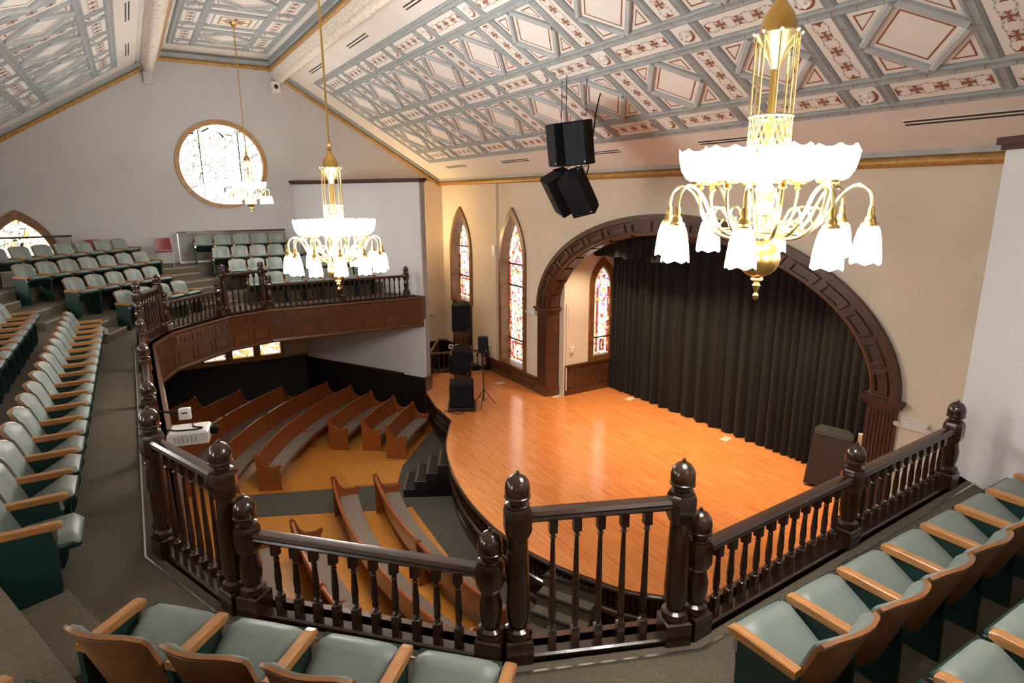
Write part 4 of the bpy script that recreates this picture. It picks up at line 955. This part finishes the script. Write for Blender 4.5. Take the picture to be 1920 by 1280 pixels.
# ================================================================== CHANDELIERS
def chandelier(loc, s, n, lab, zc):
    t = thing('chandelier', lab, 'chandelier', loc)
    S = lambda P: [(r*s, z*s) for r, z in P]
    def lt(name, prof, m_, seg=20, parent=t): b = MB(); b.lathe(S(prof), seg); return part(name, b, [m_], parent)
    fin = lt('finial', [(0, 0), (.012, .01), (.016, .03), (.008, .045), (.012, .06), (.022, .085), (.012, .10), (.034, .118), (.03, .128), (.012, .135)], 'brassd')
    lt('globe', [(.012, .13)]+[(.112*math.sin(PI*i/10), .235-.105*math.cos(PI*i/10)) for i in range(1, 10)]+[(.05, .325)], 'brassd', 24)
    lt('body', [(.05, .32), (.062, .34), (.062, .36), (.042, .375), (.042, .46), (.058, .47), (.06, .50), (.046, .52), (.04, .56), (.052, .60), (.03, .64), (.02, .70)], 'brass')
    b = MB(); b.tube([(0, 0, .68*s), (0, 0, 1.25*s)], .018*s, 10); part('stem', b, ['brassd'], t)
    lt('crown_funnel', [(.018, 1.20), (.028, 1.22), (.06, 1.28), (.10, 1.345), (.112, 1.365), (.10, 1.375)], 'brass', 24)
    lt('crown_dome', [(.10, 1.36), (.088, 1.39), (.085, 1.42), (.07, 1.46), (.046, 1.495), (.028, 1.52), (.020, 1.55), (.03, 1.575), (.018, 1.59), (.03, 1.61), (.018, 1.63)], 'brassd', 24)
    for k in range(n):
        a = 2*PI*k/n
        b = MB(); b.lathe([(0, -.012*s), (.012*s, 0), (0, .012*s)], 8); part('crown_scroll', b, ['brass'], t, T(.115*s*math.cos(a), .115*s*math.sin(a), 1.37*s))
        b = MB(); b.tube([(.102*s*math.cos(a), .102*s*math.sin(a), .72*s), (.104*s*math.cos(a), .104*s*math.sin(a), 1.36*s)], .0065*s, 8)
        part('suspension_tube', b, ['brass'], t)
    b = MB()
    for k in range(24):
        a = 2*PI*k/24; p = lambda r, z, a=a: (r*s*math.cos(a), r*s*math.sin(a), z*s)
        a2 = 2*PI*(k+1)/24; q = lambda r, z: (r*s*math.cos(a2), r*s*math.sin(a2), z*s)
        b.tube([p(0.106, .80), q(0.106, .88), p(0.106, .96)], .0035*s, 5); b.tube([q(0.106, .80), p(0.106, .88), q(0.106, .96)], .0035*s, 5)
    part('lattice_collar', b, ['brass'], t)
    for z in (.79, .97): b = MB(); b.lathe([((.106+.008*math.cos(q_))*s, (z+.008*math.sin(q_))*s) for q_ in [2*PI*i/8 for i in range(8)]], 28, closed=True); part('collar_ring', b, ['brass'], t)
    b = MB(); b.lathe([((.23+.007*math.cos(q_))*s, (.385+.007*math.sin(q_))*s) for q_ in [2*PI*i/8 for i in range(8)]], 32, closed=True); part('arm_ring', b, ['brass'], t)
    # shared arm and shade meshes
    lo = catmull([(.05, .46), (.11, .39), (.21, .37), (.30, .45), (.375, .575), (.445, .62), (.498, .585), (.51, .51)], 5)
    up_ = catmull([(.05, .40), (.13, .345), (.235, .37), (.31, .46), (.335, .56), (.335, .60)], 5)
    cu = catmull([(.10, .40), (.17, .44), (.22, .50), (.28, .50), (.30, .44), (.26, .42), (.24, .45)], 4)
    def am(P, r, nm_): b = MB(); b.tube([(x*s, 0, z*s) for x, z in P], r*s, 8); return b.mesh(nm_, ['brass'])
    LA, UA, CU = am(lo, .0095, 'lower_arm'), am(up_, .0095, 'upper_arm'), am(cu, .006, 'scroll')
    b = MB(); b.lathe(S([(.012, 0), (.016, -.01), (.016, -.045), (.024, -.055), (.028, -.075), (.04, -.085), (.04, -.095)]), 14); GAL = b.mesh('shade_holder', ['brassd'])
    b = MB(); b.lathe(S([(.034, -.09), (.048, -.11), (.060, -.16), (.068, -.22), (.073, -.280), (.067, -.279), (.055, -.16), (.028, -.10)]), 24, wav=lambda a, j: .007*s*math.cos(6*a) if j in (4, 5) else 0, closed=False); SHD = b.mesh('bell_shade', ['shade'])
    b = MB(); b.lathe(S([(.012, 0), (.02, .01), (.014, .025), (.05, .03), (.058, .045)]), 14); CUP = b.mesh('cup', ['brassd'])
    b = MB(); b.lathe(S([(.042, .04), (.078, .06), (.104, .10), (.116, .15), (.122, .20), (.116, .20), (.098, .11), (.038, .06)]), 24, wav=lambda a, j: .01*s*math.cos(8*a) if j in (4, 5) else 0); BWL = b.mesh('bowl_shade', ['shade'])
    for k in range(n):
        a = 2*PI*(k+.62)/n; X = T(0, 0, 0, rz=a)
        o = link('lower_arm', LA, t, X); link('scroll', CU, o)
        h = link('shade_holder', GAL, t, X @ T(.51*s, 0, .515*s)); link('bell_shade', SHD, h)
        X2 = T(0, 0, 0, rz=a+PI/n)
        link('upper_arm', UA, t, X2); h = link('cup', CUP, t, X2 @ T(.335*s, 0, .60*s)); link('bowl_shade', BWL, h)
    h = zc-loc[2]
    b = MB(); b.tube([(0, 0, 1.6*s), (0, 0, h-.02)], .014*s**.5, 10); part('hanging_rod', b, ['brassd'], t)
    b = MB(); b.lathe([(.10, h), (.10, h-.02), (.06, h-.05), (.03, h-.12), (.02, h-.14)], 20); part('ceiling_canopy', b, ['brassd'], t)
chandelier((2.78, 2.08, 6.455), .95, 8, 'eight-branch brass chandelier with lit white shades hanging before the proscenium arch', 11.2)
chandelier((2.78, 10.0, 5.50), 1.42, 12, 'large twelve-branch brass chandelier with lit white shades hanging over the hall', 11.2)
chandelier((2.78, 17.75, 6.62), .95, 8, 'small brass chandelier with lit shades hanging in front of the round window', 11.2)
# ================================================================== LOUDSPEAKERS
def cabinet(t, w, d, h, X, mats=('blackp', 'grille'), back=.62, name='cabinet'):
    b = MB(); b.prism([(-w/2*back, d/2), (w/2*back, d/2), (w/2, d*.05), (w/2, -d/2), (-w/2, -d/2), (-w/2, d*.05)], -h/2, h/2, 0, None); c = part(name, b, [mats[0]], t, X)
    b = MB(); b.bbox(-w/2+.02, w/2-.02, -h/2+.02, h/2-.02, 0, .018, .01, 0, frame((0, -d/2, 0), (1, 0, 0), (0, 0, 1), (0, -1, 0))); part('grille', b, [mats[1]], c)
    b = MB(); b.box(w/2-.07, w/2-.045, -d/2-.022, -d/2-.01, -h/2+.05, -h/2+.075); part('badge', b, ['white'], c)
    return c
FC = (7.45, 10.0)
fa = math.radians(-84)                      # front (-y local) towards the hall
EYE = {}
def flown(z, tilt, dx, lab, grp, yaw, key):
    for k, sg in enumerate((-1, 1)):
        X = T(FC[0], FC[1], z, rz=fa) @ Matrix.Rotation(tilt, 4, 'X') @ T(sg*dx, .03, 0, rz=sg*yaw)
        t = thing('flown_loudspeaker', lab+(', window side' if sg < 0 else ', curtain side'), 'loudspeaker', X.translation, 0, grp)
        X2 = X.copy(); X2.translation = (0, 0, 0); EYE[key, sg] = X
        cabinet(t, .47, .50, .80, X2)
        for q in (-.12, .12):
            b = MB(); b.tube([(q, .05, .39), (q, .05, .46)], .012, 6); part('rigging_eye', b, ['chrome'], t, X2)
            b = MB(); b.tube([(q, .05, -.39), (q, .05, -.44)], .012, 6); part('rigging_eye', b, ['chrome'], t, X2)
            if key == 'low':       # short chain up to the eye of the cabinet above
                p0 = X @ Vector((q, .05, .45)); p1 = EYE['up', sg] @ Vector((q, .05, -.43))
                b = MB(); b.tube([p0-X.translation, p1-X.translation], .009, 6); part('suspension_link', b, ['chrome'], t)
flown(7.98, math.radians(8), .25, 'upper black loudspeaker of the flown pair under the coffered ceiling', 'upper flown pair', math.radians(20), 'up')
flown(7.06, math.radians(34), .25, 'lower black loudspeaker of the flown pair, tilted steeply down', 'lower flown pair', math.radians(24), 'low')
for sg, q in ((-1, -.12), (-1, .12), (1, .12)):
    p = EYE['up', sg] @ Vector((q, .05, .45)); b = MB(); b.tube([p, (p.x, p.y, zr(p.x)-.005)], .008, 6)
    tag(part('rigging_cable', b, ['dgrey']), 'thin steel cable from the ceiling to the upper flown loudspeakers', 'cable', 'rigging cables')
def smooth3(P, n=6):
    P = [Vector(p) for p in P]; out = []
    for i in range(len(P)-1):
        p0, p1, p2, p3 = P[max(i-1, 0)], P[i], P[i+1], P[min(i+2, len(P)-1)]
        for k in range(n):
            t = k/n; out.append(.5*(2*p1+(p2-p0)*t+(2*p0-5*p1+4*p2-p3)*t*t+(3*p1-p0-3*p2+p3)*t**3))
    return out+[P[-1]]
pa = EYE['low', 1] @ Vector((.02, .24, .15)); pb = EYE['up', 1] @ Vector((.05, .34, -.1)); xt = pb.x+.12
b = MB(); b.tube(smooth3([pa, pa+Vector((.12, -.02, .1)), pb, pb+Vector((.06, -.03, .6)), (xt, pb.y-.08, zr(xt)-.005)]), .014, 8); tag(part('speaker_lead', b, ['blackp']), 'black lead running from the flown loudspeakers up to the ceiling', 'cable')
def caster(t, x, y): b = MB(); b.lathe([(.0, -.02), (.035, -.02), (.04, 0), (.035, .02), (0, .02)], 12); part('caster', b, ['dgrey'], t, T(x, y, .04, rx=PI/2)); 
t = thing('subwoofer', 'large black subwoofer on a wheeled base at the stage edge', 'loudspeaker', (7.53, 15.14, ST), math.radians(-28))
b = MB(); b.bbox(-.34, .34, -.33, .33, .115, .80, .02); part('cabinet', b, ['blackp'], t)
b = MB(); b.bbox(-.31, .31, .15, .77, 0, .015, .01, 0, frame((0, -.33, 0), (1, 0, 0), (0, 0, 1), (0, -1, 0))); part('grille', b, ['grille'], t)
b = MB(); b.box(-.40, .40, -.38, .38, .08, .115); part('dolly_board', b, ['dgrey'], t)
for x in (-.35, .35):
    for y in (-.33, .33): caster(t, x, y)
t = thing('column_loudspeaker', 'black loudspeaker tilted on a short pole above the wheeled subwoofer', 'loudspeaker', (7.53, 15.14, ST+.80), math.radians(-28))
b = MB(); b.tube([(0, 0, 0), (0, 0, .34)], .02, 8); part('pole', b, ['dgrey'], t)
cabinet(t, .56, .42, .74, T(0, 0, .64) @ Matrix.Rotation(math.radians(14), 4, 'X') @ Matrix.Rotation(math.radians(8), 4, 'Y'))
def tripod(t, h, spread=.5, z0=.38, m_='dgrey', a0=.3):
    b = MB(); b.tube([(0, 0, .12), (0, 0, h)], .018, 8); part('pole', b, [m_], t)
    for k in range(3):
        a = k*2*PI/3+a0; b = MB(); b.tube([(0, 0, z0+.12), (spread*math.cos(a), spread*math.sin(a), .015)], .013, 6); part('leg', b, [m_], t)
        b = MB(); b.tube([(0, 0, .15), (spread*.5*math.cos(a), spread*.5*math.sin(a), (z0+.12)*.5)], .008, 6); part('brace', b, [m_], t)
t = thing('speaker_stand', 'thin black tripod stand behind the wheeled subwoofer', 'stand', (8.17, 15.0, ST)); tripod(t, 1.62, .36, a0=math.radians(-12))
t = thing('monitor_loudspeaker', 'small black loudspeaker on the thin tripod stand', 'loudspeaker', (8.17, 15.0, ST+1.62), math.radians(-28)); cabinet(t, .29, .25, .44, T(0, 0, .22))
t = thing('speaker_stand', 'tall black tripod stand in front of the dark door', 'stand', (8.75, 17.55, ST)); tripod(t, 1.75, .45)
t = thing('monitor_loudspeaker', 'black loudspeaker raised on the tall stand before the dark door', 'loudspeaker', (8.75, 17.55, ST+1.75), math.radians(-20)); cabinet(t, .58, .45, .86, T(0, 0, .42) @ Matrix.Rotation(math.radians(6), 4, 'X'))
t = thing('lectern', 'brown slant-topped lectern behind the wheeled subwoofer', 'lectern', (8.30, 16.6, ST), math.radians(-30))
b = MB(); b.box(-.27, .27, -.17, .17, 0, 1.24); part('body', b, ['mwood'], t)
b = MB(); b.box(-.36, .36, -.26, .26, -.02, .02, 0, T(0, 0, 1.28, rx=math.radians(22))); part('slant_top', b, ['mwood'], t)
b = MB()
for cx in (-.09, .09): b.tube([(cx+.07*math.cos(q), -.03*math.sin(q), .075+.07*math.sin(q)) for q in [PI*2*i/14 for i in range(15)]], .018, 6)
b.tube([(-.16, 0, .02), (.16, .02, .02)], .016, 6)
tag(part('headphones', b, ['white'], X=T(8.13, 16.81, ST+1.335, rz=math.radians(-30))), 'pale coiled headset lying on the lectern', 'headset')
t = thing('floor_loudspeaker', 'big dark grey loudspeaker leaning beside the curtain near the reeded pilaster', 'loudspeaker', (11.85, 6.75, ST), math.radians(-62))
cabinet(t, .72, .5, 1.18, T(0, 0, .62) @ Matrix.Rotation(math.radians(5), 4, 'Y'), ('dgrey', 'dgrey'), .7)
b = MB(); b.box(-.3, .3, -.2, .2, 0, .05); part('foot', b, ['blackp'], t)
b = MB(); b.bbox(-.12, .12, -.05, .05, 0, 1.22, .01); tag(part('folding_board', b, ['paper'], X=T(12.2, 6.25, ST, rz=math.radians(-60))), 'pale beige board standing behind the dark grey loudspeaker', 'board')
# ================================================================== PROJECTOR on the side balustrade
t = thing('projector', 'white projector on a black bracket outside the side aisle balustrade', 'projector', (.27, 7.22, 4.42), math.radians(-12))
b = MB(); b.bbox(-.20, .20, -.16, .16, 0, .14, .02); part('housing', b, ['white'], t)
b = MB(); b.lathe([(.045, 0), (.05, .02), (.05, .07), (.035, .08), (.03, .06)], 16, 0, frame((.20, .05, .07), (0, 1, 0), (0, 0, 1), (1, 0, 0))); part('lens', b, ['blackp'], t)
for k in range(6): b = MB(); b.box(-.13+k*.04, -.115+k*.04, -.165, -.158, .03, .10); part('vent_slot', b, ['chain'], t)
b = MB(); b.box(-.30, .12, -.03, .03, -.025, .002); b.box(-.30, -.28, -.04, .04, -.025, .33); b.box(-.30, .05, .09, .12, -.025, .002); part('bracket', b, ['blackp'], t)   # hooks on to the handrail
b = MB(); b.tube(smooth3([(.02, .13, .146), (.05, .0, .148), (.14, -.06, .147), (.08, -.10, .148), (-.1, -.08, .148), (-.20, -.02, .143), (-.24, .02, .08), (-.285, .03, .10)]), .008, 6); part('cable', b, ['blackp'], t)
b = MB(); b.bbox(-.06, .06, -.03, .03, 0, .13, .01); o = tag(part('control_box', b, ['white'], X=T(.26, 7.55, 4.56, rz=math.radians(-15))), 'small white box with a dark slot fixed above the projector', 'box')
b = MB(); b.box(-.03, .03, -.035, -.028, .07, .085); part('slot', b, ['lens'], o)
b = MB(); b.tube([(-.04, 7.55, 4.71), (.06, 7.55, 4.68), (.215, 7.55, 4.63)], .013, 6); tag(part('bracket_arm', b, ['blackp']), 'black arm between the balustrade and the small white box', 'bracket')
# ================================================================== CHAIRS AND SCREENS at the back
def plastic_chair(x, y, z, rz, lab):
    t = thing('shell_chair', lab, 'chair', (x, y, z), rz)
    def bk(u, v): X = (u-.5)*(.46-.06*v); return (X, .20+.06*v-.05*(1-(2*u-1)**2)*0+.03*(2*u-1)**2*-1, .46+.36*v), (0, -1, .15)
    b = MB(); b.grid(6, 5, bk, .012, 0); part('backrest', b, ['redp'], t)
    def se(u, v): return ((u-.5)*.46, -.22+.42*v, .44-.02*math.sin(PI*v)), (0, 0, 1)
    b = MB(); b.grid(6, 5, se, .012, 0); part('seat', b, ['redp'], t)
    for sx in (-1, 1):
        for yy in (-.2, .2): b = MB(); b.tube([(sx*.17, yy*.7, .43), (sx*.22, yy*1.15, 0)], .011, 6); part('leg', b, ['chrome'], t)
plastic_chair(.74, 20.95, Z(3), 0, 'maroon plastic shell chair by the brown-capped screen below the round window')
plastic_chair(-1.02, 21.3, Z(3), 0, 'maroon plastic shell chair half hidden behind the top diagonal row')
def screen(x0, x1, lab):
    t = thing('privacy_screen', lab, 'screen', ((x0+x1)/2, 21.62, Z(3))); h = .96; L = (x1-x0)/2
    b = MB(); b.bbox(-L-.03, L+.03, -.05, .05, h-.05, h, .012); part('cap_rail', b, ['dwood'], t)
    for x in (-L, L): b = MB(); b.box(x-.015, x+.015, -.015, .015, 0, h-.04); part('post', b, ['chrome'], t)
    b = MB(); b.box(-L+.02, L-.02, -.008, .008, .05, h-.05); part('infill', b, ['clear'], t)
    b = MB(); b.box(-L, L, -.02, .02, 0, .05); part('base_rail', b, ['white'], t)
screen(1.18, 4.32, 'low screen with dark cap rail behind the top row below the round window')
screen(-3.6, -1.5, 'low screen with dark cap rail crossing the amber pointed window')
# ================================================================== STAIR CORNER behind the far splayed wall
t = thing('stair_balustrade', 'dark balustrade with acorn post guarding the stair at the stage corner', 'balustrade', (9.1, 18.55, ST))
for (x, y) in ((-.95, .3), (1.0, -.28)):
    p_ = link('newel_post', PS, t, T(x, y, 0)); link('acorn_finial', FS, p_)
d = Vector((1.95, -.58, 0)); L = d.length
b = MB(); b.sweep(RAILP, [(-.95, .3, .76), (1.0, -.28, .76)], 0); part('handrail', b, ['mwood'], t)
for k in range(11): q = Vector((-.95, .3, 0))+d*(k+1)/12; link('baluster', BS, t, T(q.x, q.y, .03))
t = thing('stair_handrail', 'sloping brown handrail with balusters going down behind the splayed wall', 'handrail', (8.2, 19.6, 0))
b = MB(); b.sweep(RAILP, [(-.1, -.6, ST+.55), (.75, .15, ST+1.0)], 0); part('handrail', b, ['mwood'], t)
b = MB(); b.sweep(RAILP, [(.75, .15, ST+1.0), (1.05, .05, ST+.95)], 0); part('handrail', b, ['mwood'], t)
for k in range(6): q = k/5; link('baluster', BS, t, T(-.05+.75*q, -.55+.65*q, ST-.15+.43*q))
mb = MB()
for k in range(5): mb.box(7.7, 10.2, 18.95+k*.35, 19.35+k*.35, -.0, ST-.2*k-.02)
mb.box(7.6, 10.24, 20.4, YF, 0, .05); struct(part('floor_stair', mb, ['dark']), 'dark stair going down behind the splayed wall')
mb = MB(); mb.box(6.0, XS, YF-.05, YF, 0, 1.42); mb.box(XS-.05, XS, 21.15, YF, 0, 1.42); struct(part('trim_stair_wainscot', mb, ['dark']), 'black wainscot in the stair corner')
mb = MB(); mb.box(6.9, XS, YF-.03, YF, 1.42, zr(XS)); struct(part('wall_stair_glow', mb, ['cream']), 'stair corner wall beside the short window, warm light painted in as cream')  # overlay on the grey wall; cream stands in for the bay's warm light
# ================================================================== SMALL FITTINGS
def emergency_light(X, lab):
    t = bpy.data.objects.new('emergency_light', None); COL.objects.link(t); t.matrix_basis = X; tag(t, lab, 'light fitting')
    b = MB(); b.bbox(-.20, .20, -.07, .07, 0, .08, .015); part('housing', b, ['white'], t)
    for sx in (-1, 1): b = MB(); b.lathe([(.02, 0), (.055, .03), (.06, .05), (0, .055)], 14, 0, T(sx*.24, 0, .05, rx=.6)); part('lamp_head', b, ['white'], t)
emergency_light(XST @ T(-4.50, 3.42, 0), 'white twin-head emergency light beside the reeded pilaster at the loudspeaker end')
emergency_light(XST @ T(-15.55, 3.53, 0), 'white emergency light beside the pilaster at the window end')
emergency_light(XFAR @ T(9.45, 2.52, 0), 'white emergency light in the stair corner')
b = MB(); b.tube([(XS-.03, 17.68, 7.4), (XS-.03, 17.68, 5.42)], .022, 8); b.tube([(XS-.03, 17.75, 5.05), (XS-.03, 17.75, 1.5)], .022, 8); tag(part('conduit', b, ['cream']), 'cream conduit running up the wall beside the tall window', 'conduit')
b = MB(); b.bbox(-.12, .12, -.19, .19, 0, .12, .012); tag(part('junction_box', b, ['white'], X=XST @ T(-17.78, 5.24, 0)), 'cream junction box on the conduit beside the tall window', 'electrical box')
b = MB(); b.tube([(10.74, YC+4.47, ST), (10.74, YC+4.47, 3.9)], .022, 8); tag(part('conduit', b, ['white']), 'white conduit beside the pilaster in the stage recess', 'conduit')
b = MB(); b.bbox(-.07, .07, -.09, .09, 0, .06, .01); tag(part('junction_box', b, ['white'], X=XREC @ T(10.95, 2.45, 0)), 'small white box on the recess wall beside the conduit', 'electrical box')
def plate(x, y, rz, lab): b = MB(); b.bbox(-.16, .16, -.10, .10, 0, .008, .004); b.box(-.12, .12, -.06, .06, .006, .010); return tag(part('floor_plate', b, ['paper'], X=T(x, y, ST, rz=rz)), lab, 'floor plate')
plate(9.68, 16.67, .1, 'pale floor plate on the stage below the tall window'); plate(12.2, 13.2, .2, 'pale floor plate at the curtain foot near the recess window'); plate(12.1, 9.55, .2, 'pale floor plate at the middle of the curtain foot')
b = MB(); b.bbox(-.13, .13, -.16, .16, 0, .2, .02); tag(part('wall_loudspeaker', b, ['wall'], X=XFAR @ T(.97, 10.40, 0)), 'small grey box on the gable wall under the ridge beam', 'wall speaker')
b = MB(); b.bbox(-.13, .13, -.16, .16, 0, .2, .02); o = tag(part('security_camera', b, ['white'], X=XFAR @ T(4.49, 10.42, 0)), 'white box with a dark lens on the gable wall under the ridge beam', 'camera')
b = MB(); b.lathe([(.07, .195), (.06, .23), (.03, .25), (0, .255)], 16); part('lens', b, ['lens'], o)
b = MB(); b.tube(smooth3([(7.40, 14.86, ST+.10), (7.33, 14.74, ST+.03), (7.2, 14.72, ST+.012), (7.08, 14.9, ST+.012), (6.99, 15.2, ST+.012)]), .012, 6); tag(part('power_lead', b, ['blackp']), 'black lead trailing from the subwoofer to the stage edge', 'cable')
# stage lighting bar behind the arch: real lamps
t = thing('lighting_bar', 'black pipe with stage lamps hidden behind the top of the arch', 'lighting bar', (10.95, YC, 6.40))
b = MB(); b.tube([(0, -4.2, 0), (0, 4.2, 0)], .025, 8); part('pipe', b, ['dgrey'], t)
for k in range(5):
    y = -3.2+1.6*k; b = MB(); b.lathe([(.05, .16), (.09, .14), (.10, .0), (.11, -.14), (.09, -.14)], 14); part('lamp_can', b, ['blackp'], t, T(0, y, -.18))
    ld = bpy.data.lights.new('stage_lamp', 'SPOT'); ld.energy = 420; ld.color = (1, .74, .48); ld.spot_size = math.radians(100); ld.spot_blend = .6; ld.shadow_soft_size = .09
    lo_ = bpy.data.objects.new('stage_lamp', ld); COL.objects.link(lo_); lo_.parent = t; lo_.location = (0, y, -.34)

# wall lamp in the stair corner, out of sight behind the far splayed wall
t = thing('wall_lamp', 'warm wall lamp above the stair behind the far splayed wall', 'lamp', (8.0, YF-.02, 5.2))
b = MB(); b.lathe([(.09, 0), (.09, .02), (.03, .05)], 16, 0, frame((0, 0, 0), (1, 0, 0), (0, 0, 1), (0, -1, 0))); part('back_plate', b, ['brassd'], t)
b = MB(); b.tube([(0, -.04, 0), (0, -.12, -.03), (0, -.16, .05)], .012, 8); part('arm', b, ['brassd'], t)
b = MB(); b.lathe([(.04, .05), (.08, .10), (.10, .20), (.095, .20), (.035, .06)], 18, 0, T(0, -.16, 0)); part('shade', b, [emis('warm_lamp_glass', (1, .70, .36), 14)], t)
ld = bpy.data.lights.new('wall_lamp_bulb', 'POINT'); ld.energy = 200; ld.color = (1, .70, .36); ld.shadow_soft_size = .05
lo_ = bpy.data.objects.new('wall_lamp_bulb', ld); COL.objects.link(lo_); lo_.parent = t; lo_.location = (0, -.16, .24)
